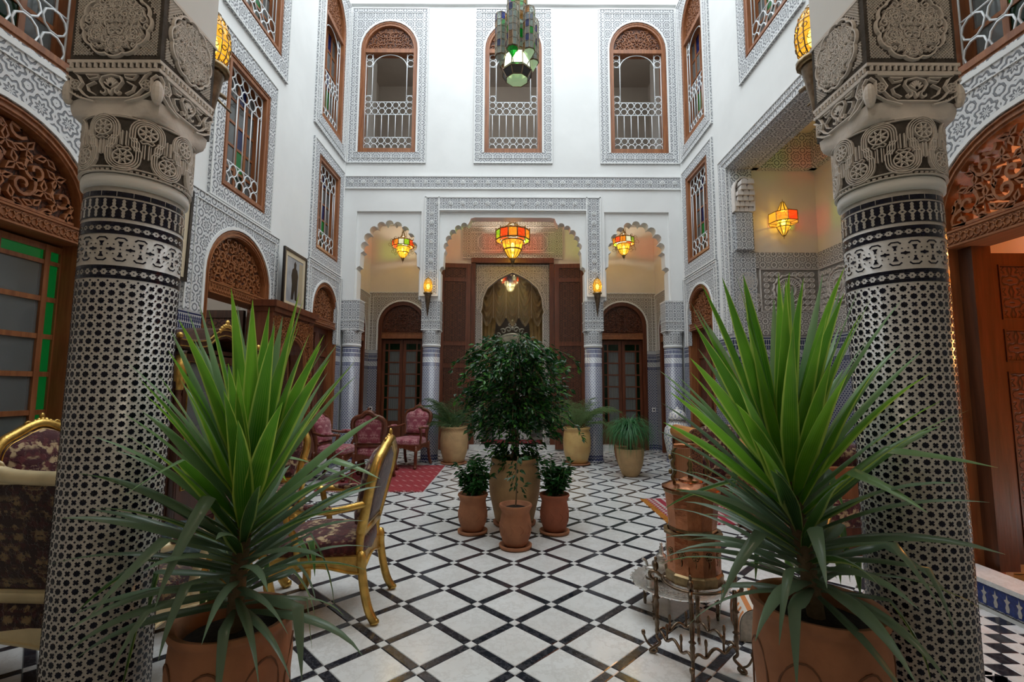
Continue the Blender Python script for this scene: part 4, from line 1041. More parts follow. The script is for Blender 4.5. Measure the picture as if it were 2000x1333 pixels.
def gallery_lantern(label, loc, s, curls=False, rot=0., zc=5.35, n=12, e=30, cols=None, bowl='lit_yellow', lc=(1, .90, .74)):
    """drum of coloured panes over a ribbed yellow bowl, under a crown of chains"""
    t = thing('hanging_lantern', label, 'lantern', loc, rot)
    fr = MB(); R = .37*s; r2 = .24*s; H = .20*s
    P = lambda r, z, k: (r*math.cos(2*PI*k/n), r*math.sin(2*PI*k/n), z)
    for z, r in ((0, R), (H, R), (-.012*s, r2), (-.40*s, .05*s), (-.2*s, .19*s), (H+.16*s, .09*s)):
        fr.tube([P(r, z, k) for k in range(n)], .016*s, 5, True)
    for k in range(n):
        fr.tube([P(R, 0, k), P(R, H, k)], .016*s, 5)
        fr.tube([P(R, 0, k), P(R*1.01, -.05*s, k+.0)], .008*s, 4); fr.sell(P(R, -.06*s, k), .014*s, .014*s, .02*s, 1, 6, 4); fr.sell(P(R, H+.03*s, k), .014*s, .014*s, .03*s, 1, 6, 4)
        fr.tube([P(r2, -.012*s, k), P(.19*s, -.2*s, k), P(.12*s, -.33*s, k), P(.05*s, -.40*s, k)], .007*s, 4)
        if k % 2 == 0: fr.tube([P(R, H, k), P(.20*s, H+.09*s, k), P(.09*s, H+.16*s, k), P(.03*s, H+.30*s, k), (0, 0, H+.42*s)], .009*s, 4)
    fr.tube([P(R, 0, k) for k in range(n)]+[P(R, 0, 0)], .006*s, 4)
    fr.lathe([(.03*s, -.50*s), (.055*s, -.41*s), (.05*s, -.39*s)], 8); fr.tube([(0, 0, -.5*s), (0, 0, -.58*s)], [.012*s, .003*s], 5)
    if curls:
        for k in range(8):
            a = 2*PI*k/8
            for zz, rr in ((H+.02*s, R*1.02), (.06*s, R*1.18), (-.18*s, R*.9)):
                c = Vector((rr*math.cos(a), rr*math.sin(a), zz)); U = Vector((math.cos(a), math.sin(a), 0)); V = Vector((0, 0, 1))
                fr.tube([c+U*(p[0]*s)+V*(p[1]*s) for p in spiral((0, 0), .085, .015, a, a+7.5, 14)], .007*s, 4)
    fr.build('frame', 'brass', t, True)
    cols = cols or ['lit_red', 'lit_orange', 'lit_white', 'lit_green', 'lit_red', 'lit_orange']
    for k in range(n):
        m = MB(); q = .04; a, b, c, d = P(R*.985, .012*s, k+q), P(R*.985, .012*s, k+1-q), P(R*.985, H-.012*s, k+1-q), P(R*.985, H-.012*s, k+q); m.add([a, b, c, d], [(0,1,2,3)])
        m.build('pane', cols[k % len(cols)], t)
    bw = MB()
    for k in range(n):
        z = [(-.015*s, r2*.97), (-.2*s, .185*s), (-.33*s, .115*s), (-.40*s, .048*s)]
        for (za, ra), (zb, rb) in zip(z, z[1:]): bw.add([P(rb, zb, k), P(rb, zb, k+1), P(ra, za, k+1), P(ra, za, k)], [(0,1,2,3)])
    bw.build('glass_bowl', bowl, t)
    ch = MB()
    for k in range(3): ch.tube([P(.12*s, H+.16*s, k*4), (0, 0, min(zc-loc[2]-.06, H+.8*s))], .006, 4)
    if zc-loc[2] > H+.8*s: ch.tube([(0, 0, H+.7*s), (0, 0, zc-loc[2])], .006, 4)
    ch.build('chain', 'brass', t)
    bb = MB(); bb.sell((0, 0, -.1*s), .04*s, .04*s, .06*s, 1, 8, 6); bb.build('bulb', 'bulb', t)
    lamp('lantern_light', (loc[0], loc[1], loc[2]+.06*s), e, lc, .03)
    return t
gallery_lantern('large drum lantern with coloured panes hung in front of the carved portal', (0, 9.95, 4.53), 1.0, rot=PI/2+PI/12, e=24)
gallery_lantern('curly brass lantern under the left scalloped arch, above the left glazed door', (-2.37, 10.0, 4.40), .62, True, .3, e=12)
gallery_lantern('curly brass lantern under the right scalloped arch, above the right glazed door', (2.40, 10.0, 4.48), .62, True, .5, e=12)
# chandelier of the portal room
t = gallery_lantern('crystal chandelier glimpsed behind the gauze curtain of the portal', (-.06, 11.9, 4.05), .62, True, .2, 4.8, e=30, cols=['lit_white', 'lit_red', 'lan_blue'], bowl='lit_white', lc=(1, .97, .95))
# torch sconces
def sconce(label, x, y, z, e=9, tip=.42):
    t = thing('torch_sconce', label, 'wall lamp', (x, y, z))
    c = MB(); c.lathe([(.004, -tip), (.03, -tip*.55), (.062, -.05), (.068, -.02)], 14); c.build('cone', 'pewter', t, True)
    r = MB(); r.lathe([(.068, -.03), (.085, -.025), (.085, 0), (.06, .006)], 14); r.tube([(0, .02, -.1), (0, .13, -.08)], .012, 6); r.tube([(.035, .02, -.16), (.035, .13, -.16)], .006, 5); r.build('collar', 'brass', t, True)
    g = MB(); n = 14; prof = [(.045, .0), (.075, .05), (.083, .12), (.075, .19), (.05, .25), (.012, .285)]
    g.lathe(prof, n, caps=False); g.build('glass_globe', 'lit_yellow', t, True)
    f = MB()
    for k in range(n):
        f.tube([(r_*1.01*math.cos(2*PI*k/n), r_*1.01*math.sin(2*PI*k/n), z_) for r_, z_ in prof], .0035, 3)
    for r_, z_ in prof[:5]: f.torus((0, 0, z_), r_*1.01, .0035, (1,0,0), (0,1,0), n, 3)
    for k in range(60):
        i = k % 5; a = 2*PI*(k//5+.5*(i % 2))/12; r_ = (prof[i][0]+prof[i+1][0])/2; z_ = (prof[i][1]+prof[i+1][1])/2; f.torus((r_*1.02*math.cos(a), r_*1.02*math.sin(a), z_), .013, .003, (-math.sin(a), math.cos(a), 0), (0, 0, 1), 6, 3)
    f.tube([(0, 0, .28), (0, 0, .335)], [.01, .002], 5); f.build('cage', 'brass', t)
    b = MB(); b.sell((0, 0, .12), .03, .03, .05, 1, 8, 6); b.build('bulb', 'bulb', t)
    lamp('sconce_light', (x, y-.02, z+.13), e, (1, .70, .34), .03)
    return t
sconce('torch lamp on the capital of the far column beside the left scalloped arch', -1.595, 8.80, 3.16, 4, .46)
sconce('torch lamp on the capital of the far column beside the right scalloped arch', 1.60, 8.80, 3.17, 4, .46)
sconce('pierced gilt lamp peeping out behind the block of the left foreground column', -1.50, 2.20, 2.97, 4)
sconce('pierced gilt lamp peeping out behind the block of the right foreground column', 1.495, 2.20, 3.02, 4)
# wall lantern in the alcove and a second one on its back wall
def wall_lantern(label, loc, s=1., rz=0., e=4.5):
    t = thing('wall_lantern', label, 'lantern', loc, rz); n = 8
    P = lambda r, z, k: (r*math.cos(2*PI*(k+.5)/n), r*math.sin(2*PI*(k+.5)/n), z)
    rings = [(.02, .26), (.09, .09), (.10, .08), (.20, .08), (.20, -.06), (.10, -.07), (.095, -.12), (.02, -.25)]
    rings = [(r*s, z*s) for r, z in rings]; f = MB()
    for r, z in rings: f.tube([P(r, z, k) for k in range(n)], .006*s, 4, True)
    for k in range(n): f.tube([P(r, z, k) for r, z in rings], .006*s, 4)
    f.tube([(0, 0, .26*s), (0, 0, .31*s)], [.008*s, .002], 5); f.tube([(0, 0, -.25*s), (0, 0, -.30*s)], [.008*s, .002], 5); f.tube([(0, .1*s, .02), (0, .20*s, .02)], .012, 5); f.build('frame', 'brass', t)
    cols = ['lit_green', 'lit_orange', 'lit_yellow', 'lit_yellow', 'lit_orange', 'lit_red', 'lit_green', 'lit_red']
    for k in range(n):
        m = MB(); m.add([P(.197*s, -.055*s, k), P(.197*s, -.055*s, k+1), P(.197*s, .075*s, k+1), P(.197*s, .075*s, k)], [(0,1,2,3)]); m.build('pane', cols[k], t)
    b = MB()
    for k in range(n):
        for (ra, za), (rb, zb) in zip(rings, rings[1:]):
            if (ra, rb) != (rings[3][0], rings[4][0]): b.add([P(rb, zb, k), P(rb, zb, k+1), P(ra, za, k+1), P(ra, za, k)], [(0,1,2,3)])
    b.build('glass_body', 'lit_yellow', t)
    u = MB(); u.sell((0, 0, -.05*s), .03*s, .03*s, .05*s, 1, 8, 6); u.build('bulb', 'bulb', t)
    lamp('wall_lantern_light', (loc[0], loc[1], loc[2]), e, (1, .90, .70), .03)
wall_lantern('star shaped coloured lantern on the cream wall of the right alcove', (4.0, 6.80, 3.885), 1.0, .2)
wall_lantern('small amber lantern high in the alcove, half hidden by the right column capital', (4.42, 6.25, 4.80), .7, PI/2, 3)
# big green lantern over the court
t = thing('green_glass_lantern', 'large green stained glass lantern of clustered tubes hanging over the court', 'lantern', (.045, 5.5, 5.16))
fr = MB(); cage = []
def tubelan(cx, cy, r, z0, z1, n, seed, rows):
    rr = random.Random(seed); P = lambda k, z, q=1.: (cx+r*q*math.cos(2*PI*k/n), cy+r*q*math.sin(2*PI*k/n), z)
    zs = [z0+(z1-z0)*k/rows for k in range(rows+1)]
    for k in range(n):
        fr.tube([P(k, z0), P(k, z1)], .0055, 4)
        for za, zb in zip(zs, zs[1:]):
            m = MB(); m.add([P(k, za), P(k+1, za), P(k+1, zb), P(k, zb)], [(0,1,2,3)])
            m.build('pane', rr.choice(['lan_green', 'lan_clear', 'lan_clear', 'lan_clear', 'lan_clear', 'lan_blue', 'lan_amber', 'lan_clear']), t)
    for z in zs: fr.tube([P(k, z) for k in range(n)], .004, 4, True)
    fr.tube([P(k, z0-.01, .98) for k in range(n)], .006, 4, True)
    for k in range(n): fr.tube([P(k, z1), (cx, cy, z1+.06)], .004, 3)
tubelan(0, 0, .125, .36, 1.20, 14, 3, 7)
for k in range(6):
    a = 2*PI*k/6+.25; tubelan(.205*math.cos(a), .205*math.sin(a), .072, .28, .82, 8, 10+k, 6)
    c = (.205*math.cos(a), .205*math.sin(a))
    m = MB(); q = [(c[0]+.072*math.cos(2*PI*j/8), c[1]+.072*math.sin(2*PI*j/8), .28) for j in range(8)]+[(c[0], c[1], .15)]
    m.add(q, [(j, (j+1) % 8, 8) for j in range(8)]); m.build('pane', ['lan_pale', 'lan_green', 'lan_amber', 'lan_clear', 'lan_green', 'lan_pale'][k], t)
    fr.tube([(c[0], c[1], .15), (.15*math.cos(a), .15*math.sin(a), .10)], .006, 4)
n = 8; RG = [(.16, .30), (.175, .12), (.19, .09), (.14, .005)]
P = lambda i, k: (RG[i][0]*math.cos(2*PI*(k+.5)/n), RG[i][0]*math.sin(2*PI*(k+.5)/n), RG[i][1])
for i, (r, z) in enumerate(RG): fr.tube([P(i, k) for k in range(n)], .008, 4, True)
mt = [['lan_lit', 'lan_green', 'lan_lit', 'lan_amber'], ['lan_pale', 'lan_green'], ['black', 'black']]
for k in range(n):
    fr.tube([P(i, k) for i in range(4)], .007, 4)
    for i in range(3):
        m = MB(); m.add([P(i+1, k), P(i+1, k+1), P(i, k+1), P(i, k)], [(0,1,2,3)])
        m.build('pane', mt[i][k % len(mt[i])] if i else ('lan_lit' if k in (4, 5, 6) else mt[0][k % 4]), t)
m = MB(); m.add([P(3, k) for k in range(n)][::-1], [tuple(range(n))]); m.build('pane', 'lan_pale', t)
fr.build('frame', 'pewter', t); u = MB(); u.sell((0, 0, .3), .05, .05, .07, 1, 10, 6); u.build('bulb', 'bulb', t)
lamp('green_lantern_light', (.045, 5.5, 5.48), 5, (1, .95, .75), .05)
ch = MB(); ch.tube([(0, 0, 1.2), (0, 0, 4.9)], .008, 5); ch.tube([(-3.4, 0, 4.9), (3.4, 0, 4.9)], .012, 5); ch.build('chain', 'pewter', t)
# ---------------------------------------------------------------- chairs
def back_outline(w, h, sh=.8, crest=.06, n=8):
    """outline of a shaped chair back, (x, z) from bottom left round the top to bottom right"""
    b = w*sh/2; t = w/2; o = [(-b, 0), (-b*1.0, h*.25), (-t*.97, h*.55), (-t, h*.72), (-t*.93, h*.86), (-t*.72, h*.955), (-t*.4, h*.985), (-t*.2, h+crest*.7), (0, h+crest)]
    L = o; return L+[(-x, z) for x, z in L[:-1][::-1]]
def flat_outline(w, h):
    t = w/2; L = [(-t*.97, 0), (-t, h*.4), (-t, h*.86), (-t*.985, h*.97), (-t*.93, h*1.0), (-t*.5, h*1.0), (-t*.2, h*1.02), (-t*.1, h+.045), (0, h+.055)]
    return L+[(-x, z) for x, z in L[:-1][::-1]]
def oval_outline(w, h, crest=.05):
    o = [(-w*.38, 0), (-w*.42, h*.25), (-w*.48, h*.5), (-w*.5, h*.66), (-w*.47, h*.80), (-w*.39, h*.91), (-w*.26, h*.975), (-w*.12, h+crest*.6), (0, h+crest)]
    return o+[(-x, z) for x, z in o[:-1][::-1]]
def smooth(pts, k=2, closed=False):
    for _ in range(k):
        n = len(pts); o = []
        for i in range(n if closed else n-1):
            a = pts[i]; b = pts[(i+1) % n]
            o.append(tuple(p*.75+q*.25 for p, q in zip(a, b))); o.append(tuple(p*.25+q*.75 for p, q in zip(a, b)))
        pts = o if closed else [pts[0]]+o+[pts[-1]]
    return pts
def inset(pts, d):
    cx = sum(p[0] for p in pts)/len(pts); cz = sum(p[1] for p in pts)/len(pts); o = []
    for x, z in pts:
        L = math.hypot(x-cx, z-cz); k = (L-d)/L; o.append((cx+(x-cx)*k, cz+(z-cz)*k))
    return o
def armchair(label, loc, rz, w=.62, d=.56, sh=.43, bh=.58, frame='gold', fab='maroon', backfab=None, style='oval', group=None, name='armchair', cat='chair', arms=True, s=1., crestf=True):
    t = thing(name, label, cat, loc, rz, group, s); hw = w/2; hd = d/2
    # legs (front at -y)
    for sx in (-1, 1):
        x = sx*(hw-.03)
        m = MB(); m.tube(smooth([(x, -hd+.03, sh-.07), (x+sx*.022, -hd-.005, sh-.14), (x+sx*.008, -hd+.015, sh*.42), (x-sx*.004, -hd+.03, .07), (x+sx*.008, -hd+.002, .012)], 2), .029, 8)
        m.sell((x+sx*.006, -hd+.002, .022), .03, .034, .022, 1, 8, 5); m.sell((x, -hd+.022, sh-.10), .036, .036, .055, .8, 8, 6); m.build('leg', frame, t, True)
        xb = sx*(hw*.82)
        m = MB(); m.tube(smooth([(xb, hd-.02, sh-.03), (xb, hd-.005, sh*.6), (xb+sx*.006, hd+.03, .09), (xb+sx*.012, hd+.075, .014)], 2), .027, 8); m.sell((xb+sx*.012, hd+.075, .02), .028, .03, .02, 1, 8, 5); m.sell((xb, hd-.015, sh-.06), .03, .03, .06, .7, 8, 5); m.build('leg', frame, t, True)
    # seat rail with a serpentine lower edge
    ap = MB(); N = 12
    def rail(fm, L):
        lo = [(-L/2+L*k/N, sh-.105-.022*math.cos(2*PI*k/N)+.0) for k in range(N+1)]
        ap.prism(lo+[(L/2, sh-.03), (-L/2, sh-.03)], fm, -.02, .016, True)
        ap.ribbon(lo, .014, .012, fm, h0=.014)
    rail(lambda u, v, h: (u, -hd-h, v), w-.04); rail(lambda u, v, h: (u, hd-.03+h, v), w*.78)
    for sx in (-1, 1): rail(lambda u, v, h, sx=sx: (sx*(hw-.01-.045*(u+hd)/d*1.0)+sx*h, u, v), d-.04)
    if crestf:
        for k in (-1, 0, 1): ap.sell((k*.028, -hd-.018, sh-.085+abs(k)*.01), .018, .012, .016, 1, 6, 4)
    ap.build('seat_rail', frame, t, 'auto')
    st = MB(); o = len(st.v); st.sell((0, -.005, sh-.01), hw-.012, hd-.005, .085, .45, 28, 12)
    st.v[o:] = [(x*(1-.13*(y+hd)/d), y, z) for x, y, z in st.v[o:]]; st.build('seat', fab, t, True)
    # back
    ot = smooth({'oval': oval_outline, 'sq': back_outline, 'flat': flat_outline}[style](w*.9, bh), 2); tilt = .22
    yb = hd-.035; z0 = sh+.09
    fm = lambda u, v, h: (u, yb+v*tilt-h, z0+v)
    fr = MB(); fr.tube([fm(u, v, 0) for u, v in ot]+[fm(*ot[0], 0)], .031, 8); ins = inset(ot, .042)
    fr.tube([fm(u, v, .016) for u, v in ins]+[fm(*ins[0], .016)], .009, 6); fr.tube([fm(u, v, -.014) for u, v in ins]+[fm(*ins[0], -.014)], .009, 6)
    for sx in (-1, 1):
        u = sx*abs(ot[0][0]); fr.tube(smooth([(u, yb-.0, sh-.06), (u*1.02, yb-.006, sh+.02), fm(u, .03, 0)], 1), .025, 8)
    fr.build('back_frame', frame, t, True)
    if crestf:
        c = MB(); top = max(v for u, v in ot)
        for k in range(-3, 4): c.sell(fm(k*.022, top+.012-.0035*k*k+.01, .008), .017, .014, .017, 1, 7, 5)
        c.sell(fm(0, top+.045, .008), .018, .013, .024, 1, 7, 5)
        for sx in (-1, 1): c.tube([fm(sx*(.03+p[0]), top+.0+p[1], .01) for p in spiral((.05, -.004), .022, .005, 0, 6, 9)], .007, 5)
        c.build('crest', frame, t, True)
    b = MB(); b.dome(inset(ot, .03), fm, .0, .095); b.build('backrest', fab, t, True)
    b = MB(); b.dome(inset(ot, .03)[::-1], fm, .0, -.028); b.build('back_panel', backfab or fab, t, True)
    lo = MB(); lo.sell((0, yb-.01, sh+.045), w*.33, .02, .045, .5, 12, 6); lo.build('lower_back', fab, t, True)
    if arms:
        for sx in (-1, 1):
            xr = sx*hw*.84; x = sx*(hw+.012); za = sh+.245
            m = MB(); pth = smooth([(xr, yb+(za+.03-z0)*tilt, za+.03), (x-.0, hd*.35, za-.005), (x+sx*.012, -.02, za+.002), (x+sx*.006, -hd*.58, za+.012), (x, -hd*.70, za-.008)], 2)
            m.tube(pth, .021, 8); m.tube(smooth([(x, -hd*.66, za), (x+sx*.006, -hd*.60, za-.08), (x-sx*.015, -hd*.42, za-.17), (sx*(hw-.02), -hd*.40, sh-.06)], 2), .021, 8); m.sell((x, -hd*.70, za+.004), .027, .03, .024, 1, 8, 6); m.build('arm', frame, t, True)
            p = MB(); p.sell((x+sx*.01, -.01, za+.02), .026, .105, .021, .8, 12, 7); p.build('arm_pad', fab, t, True)
    return t
armchair('gilt oval-backed armchair with maroon floral seat turned away to the left, beside the left yucca', (-1.16, 3.17, 0), -PI/2+.04, .58, .54, .42, .50, 'gold', 'maroon', 'maroon_dark')
armchair('gilt settee with dark brocade back to the viewer, half hidden behind the left foreground column', (-2.16, 2.33, 0), PI-.04, 1.22, .56, .43, .50, 'gold_pale', 'maroon_sofa', 'maroon_sofa', style='flat', name='settee', cat='sofa')
armchair('gilt armchair with pale floral back against the left wall beneath the green-paned door', (-2.78, 3.14, 0), PI/2-.2, .62, .56, .43, .58, 'gold', 'maroon')
armchair('gilt armchair facing the viewer behind the marble coffee table, seen through the left yucca leaves', (-2.15, 4.25, 0), .25, .62, .56, .43, .50, 'gold', 'maroon')
PG = 'pink damask armchairs on the red rug'
armchair('pink damask armchair at the far left, turned right, in front of the corner column', (-2.67, 7.34, .0115), PI/2-.12, .58, .50, .42, .43, 'wood_red', 'pink', style='sq', group=PG)
armchair('pink damask chair seen squarely from behind on the red rug', (-2.07, 7.24, .0115), PI-.02, .54, .50, .43, .44, 'wood_red', 'pink', style='sq', group=PG, arms=False)
armchair('pink damask armchair facing the viewer next to the far left mosaic column', (-1.80, 8.44, .0115), -.30, .58, .54, .43, .45, 'wood_red', 'pink', style='sq', group=PG)
# ---- coffee table with dark marble top
def low_table(label, loc, rz, lx, ly, h, top='marble_green', frame='gold', name='coffee_table'):
    t = thing(name, label, 'table', loc, rz); m = MB()
    ed = smooth([(-lx, -ly*.8), (-lx*.85, -ly), (lx*.85, -ly), (lx, -ly*.8), (lx, ly*.8), (lx*.85, ly), (-lx*.85, ly), (-lx, ly*.8)], 1, True)
    F = lambda u, v, q: (u, v, q)
    m.prism(ed, F, h-.025, h, True); m.build('tabletop', top, t)
    a = MB(); sc = [(u*.95, v*.93) for u, v in ed]; n = len(sc); a.band([(u, v) for u, v in sc], [(u*.9, v*.88) for u, v in sc], F, h-.10, h-.024, True)
    for k in range(0, n): a.sell((sc[k][0], sc[k][1], h-.10), .03, .03, .022, 1, 6, 4)
    a.build('apron', frame, t, 'auto')
    for sx in (-1, 1):
        for sy in (-1, 1):
            x, y = sx*lx*.86, sy*ly*.80
            l = MB(); l.tube(smooth([(x, y, h-.04), (x+sx*.035, y+sy*.03, h-.12), (x+sx*.01, y+sy*.008, h*.45), (x-sx*.01, y-sy*.008, .10), (x+sx*.03, y+sy*.025, .012)], 2), .03, 8); l.sell((x+sx*.03, y+sy*.025, .025), .035, .035, .025, 1, 8, 5); l.build('leg', frame, t, True)
    st = MB()
    for sx in (-1, 1): st.tube(smooth([(sx*lx*.84, -ly*.78, .11), (sx*lx*.3, 0, .17), (sx*lx*.84, ly*.78, .11)], 2), .022, 6)
    st.tube([(-lx*.42, 0, .155), (lx*.42, 0, .155)], .022, 6); st.sell((0, 0, .19), .05, .05, .06, 1, 8, 6); st.build('stretcher', frame, t, True)
    return t
low_table('low gilt table with a dark green marble top behind the left yucca', (-1.97, 3.14, 0), .05, .45, .34, .45)
low_table('small dark-topped tea table among the pink chairs', (-2.15, 7.86, .0135), 0, .24, .23, .46, 'marble_black', 'wood_red', 'tea_table')
# ---- vitrine
t = thing('display_cabinet', 'dark glass-fronted cabinet with gilt trim and arched crest behind the left yucca', 'cabinet', (-2.88, 4.68, 0), PI/2)
m = MB(); m.box(-.60, 0, 0, .60, .36, .12); m.box(-.60, .02, .12, -.56, .36, 1.74); m.box(.56, .02, .12, .60, .36, 1.74); m.box(-.56, .34, .12, .56, .36, 1.74); m.box(-.56, .02, .12, .56, .34, .16); m.box(-.60, .02, 1.70, .60, .36, 1.74); m.build('carcass', 'wood_dark', t)
FC = lambda u, v, h: (u, -h, v)
cr = [(-.66, 1.72), (-.66, 1.80), (-.42, 1.80), (-.30, 1.83), (-.18, 1.93), (0, 1.97), (.18, 1.93), (.30, 1.83), (.42, 1.80), (.66, 1.80), (.66, 1.72), (.42, 1.72), (.28, 1.74), (.16, 1.83), (0, 1.87), (-.16, 1.83), (-.28, 1.74), (-.42, 1.72)]
m = MB(); m.prism(cr, FC, -.34, .05, True); m.build('cornice', 'wood_dark', t)
m = MB()
for dz in (.075, .02): m.ribbon(smooth([(-.66, 1.72+dz), (-.42, 1.72+dz), (-.28, 1.745+dz), (-.16, 1.84+dz), (0, 1.88+dz), (.16, 1.84+dz), (.28, 1.745+dz), (.42, 1.72+dz), (.66, 1.72+dz)], 1), .012, .01, FC, h0=.05)
for k in range(-4, 5): m.sell((k*.03, -.045, 1.99-.004*k*k), .022, .018, .024, 1, 7, 5)
m.sell((0, -.045, 2.02), .03, .02, .03, 1, 8, 5)
for sx in (-1, 1): m.sell((sx*.63, -.02, 1.83), .03, .03, .03, 1, 8, 5)
m.build('gilt_trim', 'gold', t, 'auto')
for sx in (-1, 1):
    m = MB(); m.lathe([(.03, .16), (.03, 1.30), (.02, 1.32), (.045, 1.42), (.05, 1.55), (.035, 1.66), (.05, 1.70)], 10, (sx*.57, 0, 0)); m.build('corner_post', 'wood_dark', t, True)
    m = MB(); m.lathe([(.032, 1.36), (.048, 1.44), (.053, 1.56), (.036, 1.67)], 10, (sx*.57, -.004, 0)); m.build('gilt_capital', 'gold', t, True)
    d = MB(); a, b = sorted((sx*.01, sx*.53)); d.band([(a, .18), (b, .18), (b, 1.68), (a, 1.68)], [(a+.06, .50), (b-.06, .50), (b-.06, 1.60), (a+.06, 1.60)], FC, -.02, .012, True)
    d.prism([(a+.06, .24), (b-.06, .24), (b-.06, .50), (a+.06, .50)], FC, -.02, .0); do = d.build('door', 'wood_dark', t)
    g = MB(); g.prism([(a+.06, .50), (b-.06, .50), (b-.06, 1.60), (a+.06, 1.60)], FC, -.012, -.006); g.build('pane', 'glass', do)
    g = MB(); g.ribbon([(a+.05, .49), (b-.05, .49), (b-.05, 1.61), (a+.05, 1.61)], .01, .01, FC, True, h0=.011); g.build('gilt_line', 'gold', do)
for z in (.62, .98, 1.32):
    m = MB(); m.box(-.55, .03, z, .55, .33, z+.012); m.build('shelf', 'wood_dark', t)
# ---- carved mirror wall unit with its portrait
t = thing('carved_mirror_unit', 'carved red-wood wall unit with an arched mirror standing on a mosaic plinth', 'mirror', (-2.99, 6.45, .17), PI/2)
FC = lambda u, v, h: (u, -h, v)
m = MB(); m.box(-.60, .06, 0, .60, .29, .10); m.box(-.58, .20, .1, .58, .29, 2.2); m.build('back', 'wood_red', t)
m = MB(); m.box(-.64, -.06, 2.22, .64, .29, 2.30); m.box(-.61, -.03, 2.16, .61, .29, 2.22); m.build('cornice', 'wood_red', t)
for sx in (-1, 1):
    a, b = sorted((sx*.46, sx*.60)); m = MB(); m.box(a, 0, .0, b, .26, 2.16); m.build('pilaster', 'wood_red', t)
    m = MB(); arabesque(m, lambda u, v: a+.01 < u < b-.01 and .4 < v < 2.14, (a+b)/2, b, .42, 2.13, .055, .011, .014, FC, 4, (a+b)/2); m.build('pilaster_carving', 'wood', t, kind='stuff')
m = MB(); m.prism(rect_minus_arch(0, .36, .30, 1.50, .38, -.46, .46, 2.16), FC, -.12, -.01); m.build('arch_board', 'wood_red', t)
m = MB(); arabesque(m, lambda u, v: .0 < abs(u) < .45 and v < 2.13 and (abs(u)/.41)**2+((max(v, 1.5)-1.5)/.44)**2 > 1, 0, .46, 1.5, 2.13, .085, .015, .02, lambda u, v, h: FC(u, v, h-.01), 6, 0)
m.ribbon(arch_pts(0, .375, .3, 1.5, .395), .035, .03, FC, h0=-.01); m.ribbon(arch_pts(0, .345, .3, 1.5, .365), .02, .02, FC, h0=-.01); m.build('arch_carving', 'wood', t, kind='stuff')
m = MB(); m.prism(arch_pts(0, .36, .28, 1.5, .38), FC, -.14, -.11); m.build('mirror_glass', 'mirror', t)
m = MB(); m.box(-.64, -.05, .10, .64, .25, .15); m.box(-.64, -.06, .0, .64, .25, .04); m.box(-.62, -.03, .04, .62, .25, .10); m.box(-.46, -.02, .24, .46, .2, .30); m.box(-.46, .0, .15, .46, .2, .24); m.build('base_moulding', 'wood', t)
def portrait(label, loc, ry, w, h, tilt=.07, scene=True):
    t = thing('framed_photograph', label, 'picture', loc, ry); f = lambda u, v, q: (u, -q+v*(-tilt)*0-(h-v)*0+v*0, v)
    f = lambda u, v, q: (u, -q-v*tilt, v)
    m = MB(); m.band([(-w/2, 0), (w/2, 0), (w/2, h), (-w/2, h)], [(-w/2+.035, .035), (w/2-.035, .035), (w/2-.035, h-.035), (-w/2+.035, h-.035)], f, 0, .03, True); m.build('frame', 'black', t)
    m = MB(); m.band([(-w/2+.035, .035), (w/2-.035, .035), (w/2-.035, h-.035), (-w/2+.035, h-.035)], [(-w/2+.1, .1), (w/2-.1, .1), (w/2-.1, h-.1), (-w/2+.1, h-.1)], f, 0, .018, True); m.build('mount', MT.setdefault('mount', plain('cream_mount', (.62, .52, .36), .6)), t)
    m = MB(); m.prism([(-w/2+.1, .1), (w/2-.1, .1), (w/2-.1, h-.1), (-w/2+.1, h-.1)], f, 0, .012); m.build('print', MT.setdefault('print', simple('grey_print', (.42, .44, .47), .35, scale=5, col2=(.26, .28, .31))), t)
    if scene:
        k = h/.83; m = MB(); g = lambda u, v, q: f(u*k, v*k, .012+q)
        m.prism([(-.09, .14), (-.02, .15), (0, .30), (.03, .15), (.09, .14), (.085, .36), (.10, .50), (.07, .58), (.03, .60), (.035, .66), (0, .70), (-.035, .66), (-.03, .60), (-.08, .57), (-.10, .48), (-.075, .36)], g, 0, .002); m.build('print_figure', 'black', t)
        m = MB(); m.prism([(.10, .12), (.24, .12), (.24, .70), (.13, .70)], g, 0, .001); m.build('print_curtain', MT.setdefault('printc', plain('print_tan', (.40, .33, .22), .4)), t)
    return t
portrait('framed black and white full-length portrait on top of the carved mirror unit', (-3.14, 6.68, 2.472), PI/2, .70, .84, .0)
portrait('framed picture on the left wall almost hidden by the left foreground column', (-W+.035, 4.28, 2.42), PI/2, .66, .92, .02, False)
for x, z, lb in ((-2.75, 6.62, 'small dark picture seen through the left upper window'), (1.05, 6.7, 'small dark picture seen through the middle upper window'), (3.02, 6.75, 'small dark picture seen through the right upper window')):
    t = thing('small_picture', lb, 'picture', (x, 11.59, z)); m = MB(); m.bbox(-.17, -.03, -.17, .17, 0, .17, .008); m.build('frame', 'black', t); m = MB(); m.box(-.13, -.034, -.13, .13, -.03, .13); m.build('print', 'print' if 'print' in MT else 'room', t)
